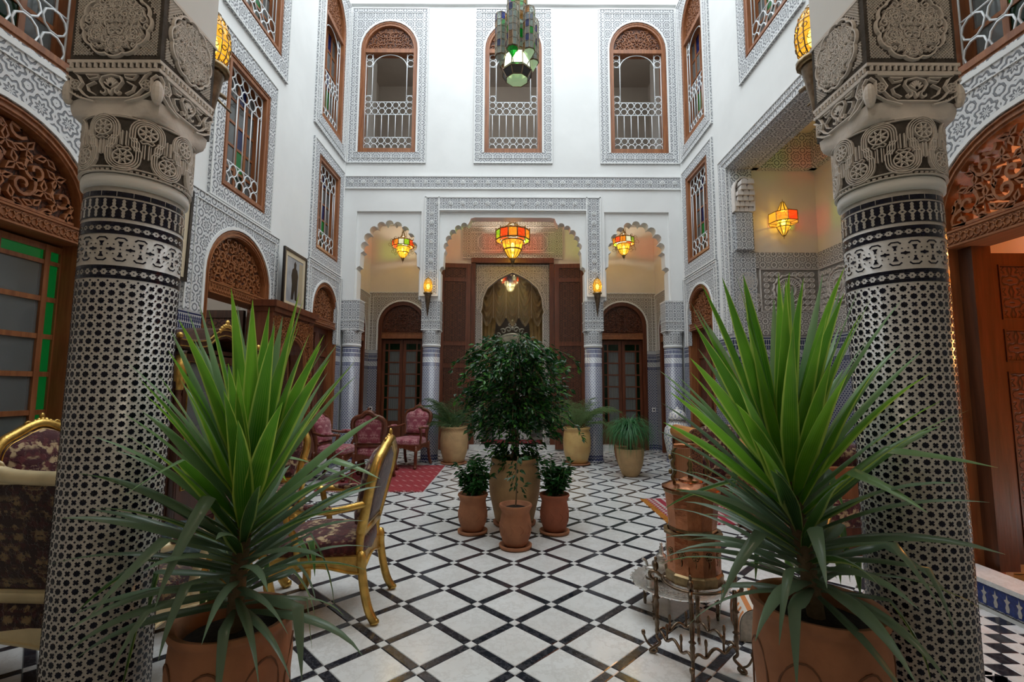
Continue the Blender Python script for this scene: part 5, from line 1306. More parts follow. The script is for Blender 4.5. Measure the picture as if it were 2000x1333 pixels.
# ---- rugs
def rug_mat(name, kind):
    t = NT(name); u, v = t.uv(); nz = t.noise(t.vec(t.M('MULTIPLY', u, 6.), t.M('MULTIPLY', v, 60.)), 3., 3)
    fr = lambda x, q: t.M('ABSOLUTE', t.M('SUBTRACT', t.M('FRACT', t.M('ADD', t.M('DIVIDE', x, q), 50.)), .5))
    if kind == 0:
        l = t.M('GREATER_THAN', t.M('ADD', fr(v, .082), t.M('MULTIPLY', nz, .12)), .53)
        sl = t.M('MULTIPLY', t.M('GREATER_THAN', fr(t.M('ADD', u, t.M('MULTIPLY', v, .7)), .11), .36), t.M('GREATER_THAN', fr(v, .36), .36))
        fl_ = t.M('GREATER_THAN', t.noise(t.vec(t.M('MULTIPLY', u, 8.), t.M('MULTIPLY', v, 40.)), 6., 2), .62)
        k = t.M('MAXIMUM', t.M('MAXIMUM', l, sl), t.M('MULTIPLY', fl_, .7))
        c = t.mix(t.M('MULTIPLY', k, .8), (.30, .006, .02), (.60, .34, .32)); c = t.mix(t.M('MULTIPLY', nz, .5), c, (.20, .004, .014))
    else:
        z = t.M('GREATER_THAN', fr(t.M('ADD', u, t.M('MULTIPLY', fr(v, .07), .06)), .055), .27)
        bb = t.M('GREATER_THAN', fr(u, .42), .28); st = t.M('GREATER_THAN', fr(u, .105), .34)
        k = t.M('ADD', t.M('MULTIPLY', z, bb), t.M('MULTIPLY', st, t.M('SUBTRACT', 1., bb)))
        c = t.mix(k, (.34, .012, .035), (.58, .50, .46)); c = t.mix(t.M('MULTIPLY', nz, .35), c, (.12, .02, .05))
    t.set(c, .95, 0, .1); t.b.inputs['Sheen Weight'].default_value = .2; t.bump(nz, .004); return t.m
MT['rug'] = rug_mat('red_rug', 0); MT['rug2'] = rug_mat('patterned_rug', 1)
MT['fringe'] = simple('orange_fringe', (.62, .24, .03), .9, scale=60)
def rug(label, x0, y0, x1, y1, mat, fr=None):
    t = thing('rug', label, 'rug', (x0, y0, 0)); lx, ly = x1-x0, y1-y0; m = MB(); nx, ny = 12, 16; vs = []; r = random.Random(int(x0*100))
    for top in (1, 0):
        for j in range(ny+1):
            for i in range(nx+1): vs.append((lx*i/nx, ly*j/ny, (.010+r.uniform(-.0015, .0015)) if top else .001))
    id_ = lambda i, j, k: k*(nx+1)*(ny+1)+j*(nx+1)+i
    fs = [(id_(i, j, 0), id_(i+1, j, 0), id_(i+1, j+1, 0), id_(i, j+1, 0)) for j in range(ny) for i in range(nx)]
    for i in range(nx): fs += [(id_(i, 0, 1), id_(i+1, 0, 1), id_(i+1, 0, 0), id_(i, 0, 0)), (id_(i, ny, 0), id_(i+1, ny, 0), id_(i+1, ny, 1), id_(i, ny, 1))]
    for j in range(ny): fs += [(id_(0, j, 0), id_(0, j+1, 0), id_(0, j+1, 1), id_(0, j, 1)), (id_(nx, j, 1), id_(nx, j+1, 1), id_(nx, j+1, 0), id_(nx, j, 0))]
    m.add(vs, fs); m.build('pile', mat, t)
    f = MB()
    if fr == 'left':
        for k in range(int(ly/.022)):
            y = .011+k*.022; f.tube([(.004, y, .006), (-.03, y+r.uniform(-.008, .008), .005), (-.06-r.random()*.015, y+r.uniform(-.014, .014), .004)], .007, 4)
    else:
        for k in range(int(lx/.03)):
            x = .015+k*.03; f.tube([(x, .004, .005), (x+r.uniform(-.008, .008), -.035, .003)], .004, 4)
    f.build('fringe', 'fringe' if fr == 'left' else mat, t, kind='stuff')
rug('long red woven rug with white flecks under the pink chairs', -2.63, 6.46, -1.18, 8.56, 'rug')
rug('red woven rug lying in front of the dark glass cabinet', -2.80, 4.75, -2.43, 5.74, 'rug')
rug('red and white patterned rug with orange fringe in front of the right alcove', 1.68, 5.0, 3.25, 6.12, 'rug2', 'left')
# ---- daybeds of the alcove
def daybed(label, x0, y0, y1, x1, face, carved):
    t = thing('daybed', label, 'sofa', (x0, (y0+y1)/2, 0)); d = (y1-y0)/2; L = x1-x0
    F = lambda u, v, h: (-h, -u, v)
    m = MB(); a = MB()
    a.box(0, -d, .0, .09, d, .74); a.build('arm_side', 'wood_carved' if carved else 'wood', t)
    r = MB(); o = len(r.v); r.lathe([(.085, -d), (.095, -d+.02), (.095, d-.02), (.085, d)], 20); r.xf(Matrix.Translation((.03, 0, .78)) @ Matrix.Rotation(PI/2, 4, 'X'), o); r.build('arm_roll', 'wood_light', t, 'auto')
    for sy in (-1, 1):
        e = MB(); fm = lambda u, v, h, sy=sy: (u, sy*(d+h), v)
        e.dome([(.03+.088*math.cos(2*PI*k/20), .78+.088*math.sin(2*PI*k/20)) for k in range(20)], fm, 0, .012); e.prism([(-.03, 0), (.12, 0), (.12, .70), (-.03, .70)], fm, -.03, .004); e.build('arm_end', 'wood_carved', t)
    if carved:
        c = MB(); arabesque(c, lambda u, v: abs(u) < d-.04 and .06 < v < .68, 0, d-.03, .06, .68, .10, .018, .014, F, 8, 0); c.ribbon([(-d+.03, .04), (d-.03, .04), (d-.03, .70), (-d+.03, .70)], .03, .018, F, True); c.build('arm_carving', 'wood', t, kind='stuff')
    s = MB(); s.box(.09, -d, .0, L, d, .24); s.build('seat_base', 'wood_red', t)
    s = MB(); s.sell((L/2+.05, -face*.06 if face else 0, .34), L/2-.06, d-.03, .13, .3, 28, 10); s.build('seat_cushion', 'maroon', t, True)
    b = MB(); yb = -face*(d-.1); b.box(.09, min(yb, yb-face*.08), .24, L, max(yb, yb-face*.08), .72); b.build('back_board', 'wood', t)
    return t, yb
t, yb = daybed('honey-wood daybed with rolled arm and red cushions at the far side of the alcove', 2.34, 6.22, 6.93, 4.45, -1, False)
for k, (x, lb) in enumerate(((2.86, 'maroon floral cushion nearest the rolled arm of the far daybed'), (3.40, 'second maroon floral cushion along the far daybed'), (3.94, 'third maroon floral cushion along the far daybed, deep in the alcove'))):
    m = MB(); o = len(m.v); m.sell((0, 0, 0), .26, .10, .21, .55, 20, 10); m.xf(Matrix.Translation((x, 6.70, .68)) @ Matrix.Rotation(-.2, 4, 'X') @ Matrix.Rotation(.12*(k-1), 4, 'Y'), o); tag(m.build('cushion', 'maroon', None, True), lb, 'cushion', 'cushions on the daybeds')
daybed('carved wooden daybed at the near side of the alcove, behind the right yucca', 2.32, 4.12, 4.95, 4.45, 1, True)
m = MB(); o = len(m.v); m.sell((0, 0, 0), .27, .11, .22, .55, 20, 10); m.xf(Matrix.Translation((2.95, 4.42, .69)) @ Matrix.Rotation(.2, 4, 'X'), o); tag(m.build('cushion', 'maroon', None, True), 'maroon floral cushion on the near carved daybed', 'cushion', 'cushions on the daybeds')
t = thing('daybed', 'red upholstered bench along the back wall of the alcove', 'sofa', (4.2, 5.55, 0)); m = MB(); m.box(-.33, -.58, 0, .38, .64, .24); m.build('seat_base', 'wood_red', t); m = MB(); m.sell((0, .02, .34), .34, .58, .13, .3, 20, 8); m.build('seat_cushion', 'maroon', t, True); m = MB(); m.sell((.28, .02, .66), .09, .56, .22, .4, 20, 8); m.build('back_cushion', 'maroon', t, True)
# ---------------------------------------------------------------- plants
def leaf_mat(name, c1, c2, edge=None, rough=.35, und=None):
    t = NT(name); u, v = t.uv(); nz = t.noise(t.pos(), 6, 2)
    oi = t.n('ShaderNodeObjectInfo').outputs['Random']
    c = t.mix(t.step(t.M('ADD', t.M('MULTIPLY', nz, .6), t.M('MULTIPLY', oi, .4)), .3, .7), c1, c2)
    if edge:
        st = t.M('GREATER_THAN', t.M('SINE', t.M('MULTIPLY', u, 34.)), .55); c = t.mix(t.M('MULTIPLY', st, .22), c, edge)
        c = t.mix(t.step(t.M('ABSOLUTE', u), .66, .86), c, edge)
    if und:
        g = t.n('ShaderNodeNewGeometry').outputs['Backfacing']; c = t.mix(g, c, und)
    t.set(c, rough, 0, .5); t.b.inputs['Transmission Weight'].default_value = 0.
    tr = t.n('ShaderNodeBsdfTranslucent'); t.lk(c, tr.inputs[0]); mx = t.n('ShaderNodeMixShader'); mx.inputs[0].default_value = .36
    t.lk(t.b.outputs[0], mx.inputs[1]); t.lk(tr.outputs[0], mx.inputs[2]); t.lk(mx.outputs[0], t.out.inputs[0]); return t.m
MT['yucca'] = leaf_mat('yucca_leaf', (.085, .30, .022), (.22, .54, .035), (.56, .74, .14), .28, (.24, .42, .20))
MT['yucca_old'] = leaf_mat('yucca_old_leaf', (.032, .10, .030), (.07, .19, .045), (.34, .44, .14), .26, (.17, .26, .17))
MT['ficus'] = leaf_mat('ficus_leaf', (.014, .065, .018), (.04, .165, .035), None, .2)
MT['ficus_young'] = leaf_mat('young_ficus_leaf', (.05, .17, .03), (.09, .28, .04), None, .25)
MT['palm'] = leaf_mat('palm_leaf', (.07, .14, .05), (.15, .24, .09), None, .5)
MT['ponytail'] = leaf_mat('ponytail_leaf', (.04, .16, .055), (.11, .34, .13), None, .4)
MT['bark'] = simple('plant_bark', (.20, .14, .08), .9, scale=30, bump=.003)
MT['green_stem'] = simple('green_stem', (.12, .20, .06), .6, scale=20)
def pot(t, prof, mat, soil_z, n=40, saucer=None, smat=None, lines=None):
    m = MB(); m.lathe(prof, n, caps=False); ri = prof[-1][0]; m.lathe([(ri, prof[-1][1]), (ri-.022, prof[-1][1]-.004), (ri-.034, prof[-1][1]-.05), (ri-.036, soil_z-.01)], n, caps=False); o = m.build('pot', mat, t, True)
    s = MB(); s.lathe([(ri-.035, soil_z), (ri*.5, soil_z+.012), (.001, soil_z+.02)], 20, caps=False); s.build('soil', 'soil', t, True)
    if saucer:
        s = MB(); r = saucer; s.lathe([(r*.82, 0), (r*.98, .008), (r, .03), (r-.012, .034), (r-.03, .016), (.0, .014)], 36); s.build('saucer', smat or mat, t, True)
def blade(base, az, el, L, w, curl, twist=0., fold=None, ns=9, kink=None, tipel=-1.45):
    """long pointed leaf: starts at elevation el, bends down by curl along its length"""
    m = MB(); p = Vector(base); e = el; vs = []; uv = []
    for i in range(ns+1):
        f = i/ns
        d = Vector((math.cos(az)*math.cos(e), math.sin(az)*math.cos(e), math.sin(e)))
        sd = Vector((-math.sin(az), math.cos(az), 0)); nr = sd.cross(d)
        a = twist*f; s2 = sd*math.cos(a)+nr*math.sin(a); n2 = nr*math.cos(a)-sd*math.sin(a)
        ww = w*(.42+.58*min(1, f/.30)) if f < .30 else w*(1-((f-.30)/.70)**1.75)
        ww = max(ww, .0012); dish = .24*ww*(1-f*.5)
        vs += [p-s2*ww/2-n2*-dish, p-s2*ww*.26, p+s2*ww*.26, p+s2*ww/2-n2*-dish]; uv.append(f)
        p = p+d*(L/ns); e -= curl/ns*(.35+1.5*f)
        if kink and abs(f-kink[0]) < .5/ns: e -= kink[1]
        e = max(e, tipel)
    fs = []; us = []; X = (-1, -.4, .4, 1)
    for i in range(ns):
        for k in range(3):
            fs.append((4*i+k, 4*i+k+1, 4*i+4+k+1, 4*i+4+k)); us.append(((X[k], uv[i]), (X[k+1], uv[i]), (X[k+1], uv[i+1]), (X[k], uv[i+1])))
    m.add(vs, fs, us); return m
def yucca(label, loc, rim, h, seed, H, nl, mat, spread=1., lean=0.):
    t = thing('potted_yucca', label, 'potted plant', loc); r = random.Random(seed)
    prof = [(rim*.62, 0), (rim*.80, h*.12), (rim*.96, h*.45), (rim*1.01, h*.72), (rim*.965, h*.90), (rim*.955, h*.93), (rim*1.0, h*.95), (rim*1.03, h*.975), (rim*1.0, h)]
    pot(t, prof, mat, h-.07, 56)
    g = MB()
    for k in range(7):        # incised loops on the pot
        a0 = 2*PI*k/7+.3; R = rim*1.012; fm = lambda u, v, q: ((R*(.955+.06*min(1, (h-v)/(h*.28)) if v > h*.7 else R)/R if False else R+q)*math.cos(u/R), (R+q)*math.sin(u/R), v)
        g.tube([fm(a0*R+.075*math.sin(2*PI*q/24), h*.60+.12*math.cos(2*PI*q/24)*(1+.25*math.sin(2*PI*q/24)), -.0035) for q in range(24)], .0045, 4, True)
    g.build('incised_line', MT.setdefault('incise', plain('incised_clay', (.16, .065, .03), .85)), t, kind='stuff')
    s = MB(); pts = [Vector((0, 0, h-.08)), Vector((lean*.3, 0, h+.16)), Vector((lean, 0, H))]; s.tube(smooth([tuple(p) for p in pts], 2), .030, 8)
    s.build('stem', 'bark', t, True)
    ga = PI*(3-math.sqrt(5))
    for i in range(nl):
        f = i/(nl-1)          # 0 lowest/oldest .. 1 youngest centre
        z = h+.02+(H-h-.01)*f**.95; az = i*ga+r.uniform(-.3, .3)
        el = min(1.47, .0+1.44*f**.86+r.uniform(-.15, .15))
        L = (.47+.21*f+r.uniform(-.07, .05))*spread
        if f > .95: L *= .9
        curl = max(.03, .95*(1-f)**1.5+r.uniform(-.05, .22))
        kink = (r.uniform(.35, .6), r.uniform(.7, 1.5)) if f < .6 and r.random() < .36 else None
        w = (.046+.016*r.random()+.008*(f > .5))*(1 if f > .25 else .85)
        bx, by = lean*(z-h)/(H-h), 0.
        for tries in range(14):
            b = blade((bx+.022*math.cos(az), by+.022*math.sin(az), z), az, el, L, w, curl, r.uniform(-.9, .9), kink=kink)
            if all(math.hypot(loc[0]+v[0]-math.copysign(CX, loc[0]), loc[1]+v[1]-1.9) > .185 and loc[1]+v[1] > .62 for v in b.v): break
            az += .35; L *= .97
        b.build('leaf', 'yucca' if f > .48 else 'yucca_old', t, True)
    return t
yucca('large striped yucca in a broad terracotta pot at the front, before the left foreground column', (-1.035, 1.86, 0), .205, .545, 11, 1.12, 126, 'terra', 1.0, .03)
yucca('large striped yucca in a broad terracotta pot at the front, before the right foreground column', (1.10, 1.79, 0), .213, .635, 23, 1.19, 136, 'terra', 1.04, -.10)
# ---- ficus in the tall jar
def leafy(mb, p, d, s, r):
    d = d.normalized(); sd = d.cross(Vector((r.uniform(-1, 1), r.uniform(-1, 1), 1))).normalized(); nr = sd.cross(d)
    mb.add([p, p+d*s*.45+sd*s*.24+nr*s*.05, p+d*s-nr*s*.12, p+d*s*.45-sd*s*.24+nr*s*.05, p+d*s*.5-nr*s*.04], [(0, 1, 4), (1, 2, 4), (2, 3, 4), (3, 0, 4)])
t = thing('ficus_tree', 'bushy weeping fig in a tall ochre jar at the centre of the court', 'potted plant', (.03, 5.02, 0))
pot(t, [(.15, 0), (.20, .06), (.255, .30), (.27, .46), (.245, .57), (.215, .61), (.235, .63), (.245, .655), (.235, .67)], 'terra_pale', .60, 44, .22, 'terra')
r = random.Random(4)
tr = MB()
for k in range(4):
    a = k*1.6; tr.tube(smooth([(.02*math.cos(a), .02*math.sin(a), .6), (.035*math.cos(a+1), .035*math.sin(a+1), .85), (.02*math.cos(a+2), .02*math.sin(a+2), 1.1), (.05*math.cos(a+3), .05*math.sin(a+3), 1.45)], 2), .014, 6)
fo = [MB(), MB()]; br = []
for k in range(190):
    f = r.random(); z0 = .95+.85*f; a = r.uniform(0, 2*PI)
    Rm = .22+.26*math.sin(PI*min(1, max(0., (z0-.80)/1.25)))**.7
    L = Rm*r.uniform(.75, 1.12); up = r.uniform(.1, .45)
    if z0 > 1.5: up += .2
    P = [Vector((.04*math.cos(a), .04*math.sin(a), z0)), Vector((L*.5*math.cos(a), L*.5*math.sin(a), z0+up*L*.8)), Vector((L*math.cos(a), L*math.sin(a), z0+up*L*.35-.05)), Vector((L*1.1*math.cos(a), L*1.1*math.sin(a), z0+up*L*.2-.12))]
    pts = smooth([tuple(q) for q in P], 1); tr.tube(pts, .0035, 3)
    for q in range(40):
        i = r.uniform(.8, len(pts)-1.01); p = Vector(pts[int(i)]).lerp(Vector(pts[int(i)+1]), i-int(i))
        d = Vector((math.cos(a)+r.uniform(-.9, .9), math.sin(a)+r.uniform(-.9, .9), r.uniform(-1.0, .45)))
        leafy(fo[0 if r.random() < .80 else 1], p+Vector((r.uniform(-.05, .05), r.uniform(-.05, .05), r.uniform(-.05, .05))), d, r.uniform(.055, .08), r)
for k in range(5):     # long loose sprays
    a = (-2.75, -.15, .5, -2.5, -.6)[k]; z0 = (1.75, 1.78, 1.2, 1.65, 1.12)[k]; L = (.62, .60, .66, .58, .70)[k]
    pts = smooth([(0, 0, z0-.2), (L*.5*math.cos(a), L*.5*math.sin(a), z0+.06), (L*math.cos(a), L*math.sin(a), z0-.06), (L*1.12*math.cos(a), L*1.12*math.sin(a), z0-.22)], 1); tr.tube(pts, .004, 3)
    for q in range(44):
        i = r.uniform(1, len(pts)-1.01); p = Vector(pts[int(i)]).lerp(Vector(pts[int(i)+1]), i-int(i)); leafy(fo[0 if q % 3 else 1], p, Vector((math.cos(a)+r.uniform(-.8, .8), r.uniform(-.8, .8), r.uniform(-1.2, .1))), r.uniform(.05, .07), r)
for k in range(60):    # skirt of leaves hanging over the jar
    a = r.uniform(0, 2*PI); L = r.uniform(.12, .30); z0 = .70+r.uniform(-.02, .12)
    for q in range(11): leafy(fo[0 if q % 4 else 1], Vector((L*math.cos(a)*r.uniform(.6, 1.1), L*math.sin(a)*r.uniform(.6, 1.1), z0+r.uniform(-.16, .10))), Vector((math.cos(a), math.sin(a), r.uniform(-1.4, .6))), r.uniform(.05, .075), r)
tr.build('trunk', 'bark', t, True); fo[0].build('foliage', 'ficus', t, kind='stuff'); fo[1].build('young_foliage', 'ficus_young', t, kind='stuff')
# ---- three small pots round it
def small_pot(label, loc, s, mat, seed, kind):
    t = thing('small_potted_plant', label, 'potted plant', loc); r = random.Random(seed)
    pot(t, [(.085*s, .022), (.105*s, .04*s), (.135*s, .12*s), (.14*s, .20*s), (.128*s, .27*s), (.122*s, .30*s), (.134*s, .335*s), (.148*s, .355*s), (.142*s, .372*s)], mat, .335*s, 36, .145*s, 'terra')
    w = MB()
    for k in range(10):
        a = 2*PI*k/10; w.tube([((.1395*s+.0008)*math.cos(a+.22*math.sin(q*.55)), (.1395*s+.0008)*math.sin(a+.22*math.sin(q*.55)), (.14+.012*q)*s) for q in range(7)], .0035, 4)
    w.build('relief_scroll', mat, t, True, kind='stuff')
    st = MB(); f = MB()
    if kind == 'bush':
        for k in range(22):
            a = r.uniform(0, 2*PI); q = r.uniform(.02, .10)*s; H = r.uniform(.20, .38)
            p = [(q*.6*math.cos(a), q*.6*math.sin(a), .34*s), (q*1.3*math.cos(a), q*1.3*math.sin(a), .34*s+H*.5), (q*1.9*math.cos(a), q*1.9*math.sin(a), .34*s+H)]; st.tube(p, .003, 4)
            for j in range(38):
                i = r.uniform(.35, 1.99); b = Vector(p[int(i)]).lerp(Vector(p[int(i)+1]), i-int(i)); aa = r.uniform(0, 2*PI)
                leafy(f, b, Vector((math.cos(aa), math.sin(aa), r.uniform(-.5, .6))), r.uniform(.05, .085), r)
    else:
        p = smooth([(0, 0, .34*s), (.012, 0, .50), (.0, .01, .62), (.02, 0, .78)], 2); st.tube(p, .006, 6)
        for j in range(46):
            aa = r.uniform(0, 2*PI); z = .42+.36*r.random()**.6; q = .02+.12*r.random(); leafy(f, Vector((q*math.cos(aa)*.6, q*math.sin(aa)*.6, z)), Vector((math.cos(aa), math.sin(aa), r.uniform(-1.2, .2))), r.uniform(.05, .075), r)
    st.build('stem', 'green_stem' if kind == 'bush' else 'bark', t, True); f.build('foliage', 'ficus', t, kind='stuff')
small_pot('small clay pot with a leafy bush on a saucer, left of the tall jar', (-.375, 4.72, 0), 1.0, 'terra', 3, 'bush')
small_pot('small red clay pot with a leafy bush on a saucer, right of the tall jar', (.415, 4.72, 0), 1.0, 'terra_red', 5, 'bush')
small_pot('small carved clay pot with a thin bare-stemmed sapling in front of the tall jar', (.035, 4.30, 0), 1.0, 'terra', 9, 'sapling')
# ---- date palms in tall pots, ponytail plants
def palm(label, loc, mat, seed, smat='terra', s=1.):
    t = thing('potted_palm', label, 'potted plant', loc); r = random.Random(seed)
    pot(t, [(.15, .02), (.19, .05), (.245, .25), (.255, .42), (.24, .56), (.222, .61), (.24, .635), (.25, .66), (.24, .67)], mat, .60, 40, .24, smat)
    f = MB(); st = MB()
    for k in range(36):
        a = r.uniform(0, 2*PI); L = r.uniform(.55, .92)*s; up = r.uniform(.5, 1.5); p = Vector((.05*math.cos(a), .05*math.sin(a), .62)); e = up; pts = []
        for i in range(11):
            pts.append(tuple(p)); p = p+Vector((math.cos(a)*math.cos(e), math.sin(a)*math.cos(e), math.sin(e)))*L/10; e -= (.10+.16*i/10)*(1.25-up*.35)
        st.tube(pts, [.006-.0005*i for i in range(11)], 4)
        for i in range(2, 11):
            q = Vector(pts[i]); d = (q-Vector(pts[i-1])).normalized(); sd = d.cross(Vector((0, 0, 1))).normalized()
            for s_ in (-1, 1):
                for j in (0, .5):
                    b = Vector(pts[i-1]).lerp(q, j); ll = (.24 if i < 8 else .17)*r.uniform(.8, 1.15); v = (d*.75+sd*s_*.75+Vector((0, 0, r.uniform(-.15, .2)))).normalized(); e1 = b+v*ll*.55; e2 = e1+(v+Vector((0, 0, -.7))).normalized()*ll*.45; w = Vector((0, 0, .0034))+d*.002
                    f.add([b-w*.6, b+w*.6, e1+w, e1-w, e2], [(0, 1, 2, 3), (3, 2, 4)])
    st.build('frond_stem', 'green_stem', t, True); f.build('fronds', 'palm', t, kind='stuff')
palm('feathery palm in a sandy clay jar beside the left slender column', (-1.06, 8.83, 0), 'terra_pale', 5)
palm('feathery palm in a yellowish glazed jar beside the right slender column', (1.19, 8.80, 0), 'terra_yellow', 8)
def ponytail(label, loc, s, mat, seed, n=420):
    t = thing('ponytail_plant', label, 'potted plant', loc); r = random.Random(seed)
    pot(t, [(.10*s, 0), (.14*s, .04*s), (.195*s, .20*s), (.215*s, .36*s), (.215*s, .42*s), (.205*s, .435*s)], mat, .39*s, 36)
    st = MB(); st.lathe([(.05, .38*s), (.035, .50*s), (.025, .70*s)], 10); st.build('stem', 'bark', t, True); f = MB()
    for k in range(n):
        a = r.uniform(0, 2*PI); e = r.uniform(.2, 1.4); L = r.uniform(.46, .78)*s; p = Vector((.01*math.cos(a), .01*math.sin(a), .70*s)); w = r.uniform(.006, .010); vs = []
        for i in range(8):
            sd = Vector((-math.sin(a), math.cos(a), 0))*w*(1-i/7.3); vs += [p-sd, p+sd]
            p = p+Vector((math.cos(a)*math.cos(e), math.sin(a)*math.cos(e), math.sin(e)))*L/7; e = max(-1.5, e-r.uniform(.30, .55))
        f.add(vs, [(2*i, 2*i+1, 2*i+3, 2*i+2) for i in range(7)])
    f.build('foliage', 'ponytail', t, kind='stuff')
ponytail('ponytail plant with drooping grassy leaves in a sandy pot standing free on the tiles', (1.88, 7.66, 0), 1.0, 'terra_pale', 3)
ponytail('darker ponytail plant in the shade behind the free-standing one, by the right slender column', (2.02, 8.66, 0), .85, 'terra', 6, 220)
# ---------------------------------------------------------------- copper brazier and still on its bronze stand
bz = (.945, 2.56)
t = thing('bronze_stand', 'tall aged bronze stand with turned legs and scrolled feet carrying the copper brazier', 'stand', (*bz, 0), .35); t.scale = (1, 1, .845)
LEG = [.225*1.0, .43]
def turned(m, x, y, z0, z1, r):
    m.lathe([(r*.7, z0), (r, z0+.02), (r*.75, z0+.04), (r*1.05, z0+(z1-z0)*.22), (r*.7, z0+(z1-z0)*.28), (r*1.5, z0+(z1-z0)*.30), (r*.7, z0+(z1-z0)*.33), (r*1.1, z0+(z1-z0)*.55), (r*.75, z0+(z1-z0)*.62), (r*1.6, z0+(z1-z0)*.65), (r*.8, z0+(z1-z0)*.69), (r*.95, z1-.03), (r*.8, z1)], 8, (x, y, 0))
A4 = [PI/4+PI/2*k for k in range(4)]; RL = .19
for a in A4:
    x, y = RL*math.cos(a), RL*math.sin(a); m = MB(); turned(m, x, y, .12, .46, .0125)
    U = (math.cos(a), math.sin(a))
    fo = lambda q: (x+U[0]*q[0], y+U[1]*q[0], q[1])
    m.tube([fo(q) for q in smooth([(0, .13), (.005, .10), (-.02, .075), (.015, .04), (.045, .012), (.02, .006), (-.0, .025), (.02, .04)], 2)], .0085, 6)
    m.tube([fo(q) for q in smooth([(.02, .035), (.05, .05), (.07, .10)], 2)], .006, 5); m.sell(fo((.072, .115)), .012, .012, .018, 1, 6, 5)
    m.tube([fo(q) for q in smooth([(0, .44), (.03, .455), (.035, .49), (.0, .50), (-.03, .47), (-.06, .475)], 2)], .010, 6); m.sell(fo((.0, .53)), .016, .016, .03, 1, 8, 6); m.sell(fo((0, .575)), .009, .009, .015, 1, 6, 5)
    m.build('leg', 'pewter', t, True)
m = MB()
for k in range(4):
    a, b = A4[k], A4[(k+1) % 4]; p = Vector((RL*math.cos(a), RL*math.sin(a), .13)); q = Vector((RL*math.cos(b), RL*math.sin(b), .13)); d = q-p
    m.tube(smooth([tuple(p), tuple(p+d*.12+Vector((0, 0, .03))), tuple(p+d*.28+Vector((0, 0, -.015))), tuple(p+d*.40+Vector((0, 0, .02))), tuple(p+d*.5+Vector((0, 0, .035))), tuple(p+d*.60+Vector((0, 0, .02))), tuple(p+d*.72+Vector((0, 0, -.015))), tuple(p+d*.88+Vector((0, 0, .03))), tuple(q)], 2), .008, 6)
    for e in (.3, .7): m.tube([tuple(p+d*e), tuple(p+d*e+Vector((0, 0, .05)))], .006, 5); m.sell(tuple(p+d*e+Vector((0, 0, .07))), .009, .009, .025, 1, 6, 5)
m.build('stretcher', 'pewter', t, True)
m = MB(); m.torus((0, 0, .475), .155, .009, (1,0,0), (0,1,0), 24, 6); m.build('ring', 'pewter', t, True)
t = thing('copper_brazier', 'round copper brazier with pierced flower panels and brass base, on the bronze stand', 'brazier', (*bz, .408))
m = MB(); m.lathe([(.10, .0), (.142, .006), (.146, .05), (.135, .058)], 12); m.build('brass_base', 'brass', t)
m = MB(); m.lathe([(.134, .055), (.136, .235), (.142, .24)], 12); m.build('body', 'copper', t)
m = MB(); m.lathe([(.141, .236), (.148, .24), (.148, .252), (.128, .256), (.12, .225)], 12, caps=False)
fm = CYL(0, 0, .1335)
for k in range(12):
    u = (k+.5)*2*PI/12*.1335
    for j in range(6): m.ribbon(circle((u+.012*math.cos(j*PI/3), .155+.012*math.sin(j*PI/3)), .0085, 8), .0035, .002, fm, True)
    m.ribbon(circle((u, .155), .006, 8), .0035, .002, fm, True); m.ribbon([(u, .13), (u+.004, .115), (u, .10)], .004, .002, fm)
m.build('pierced_flower', 'brass', t, kind='stuff')
t = thing('copper_kettle', 'faceted copper kettle with domed lid and bail handle on top of the brazier', 'kettle', (*bz, .658))
m = MB(); m.lathe([(.10, 0), (.118, .01), (.138, .20), (.140, .215)], 12); m.build('body', 'copper', t)
m = MB(); m.lathe([(.139, .196), (.144, .20), (.145, .216), (.139, .22)], 12); m.lathe([(.117, .006), (.122, .012), (.121, .024)], 12, caps=False); m.build('brass_band', 'brass', t)
m = MB(); m.lathe([(.152, .216), (.150, .224), (.10, .246), (.065, .252), (.062, .262), (.045, .268), (.02, .275)], 12); m.build('lid', 'copper', t, 'auto')
m = MB(); m.lathe([(.02, .27), (.012, .285), (.022, .30), (.010, .315), (.017, .34), (.008, .355), (.011, .37), (.004, .378)], 10); m.build('lid_knob', 'brass', t, True)
m = MB()
for s in (-1, 1): m.tube(smooth([(s*.085, 0, .25), (s*.10, 0, .27), (s*.075, 0, .30), (s*.10, 0, .34), (s*.08, 0, .37), (s*.095, 0, .40), (s*.07, 0, .43)], 2), .009, 6); m.sell((s*.105, 0, .375), .012, .01, .014, 1, 6, 5); m.sell((s*.105, 0, .30), .012, .01, .014, 1, 6, 5)
m.build('handle_bracket', 'brass', t, True)
m = MB(); m.tube([(-.085, 0, .432), (.085, 0, .436)], .013, 8); m.build('handle_grip', 'copper', t, True)
# ---- silver tray table with teapot
ty = (1.06, 3.12)
t = thing('silver_tray_table', 'low engraved silver tray on short turned legs beside the bronze stand', 'table', (*ty, 0), .2)
m = MB(); m.lathe([(.02, .155), (.23, .155), (.29, .175), (.30, .182), (.292, .184), (.225, .163), (.0, .163)], 12); fm = lambda u, v, h: (u, v, .164+h)
for R in (.07, .13, .19, .225): m.ribbon(circle((0, 0), R, 24), .006, .003, fm, True)
for k in range(24): a = 2*PI*k/24; m.ribbon(circle((.16*math.cos(a), .16*math.sin(a)), .018, 8), .004, .003, fm, True)
for k in range(36): a = 2*PI*k/36; m.sell((.296*math.cos(a), .296*math.sin(a), .183), .009, .009, .005, 1, 6, 4)
m.build('tray', 'silver', t, 'auto')
for k in range(6):
    a = 2*PI*k/6+.3; m = MB(); turned(m, .22*math.cos(a), .22*math.sin(a), 0, .155, .011); m.build('leg', 'pewter', t, True)
t = thing('silver_teapot', 'silver teapot with tiered finial on the low tray', 'teapot', (.975, 3.20, .168))
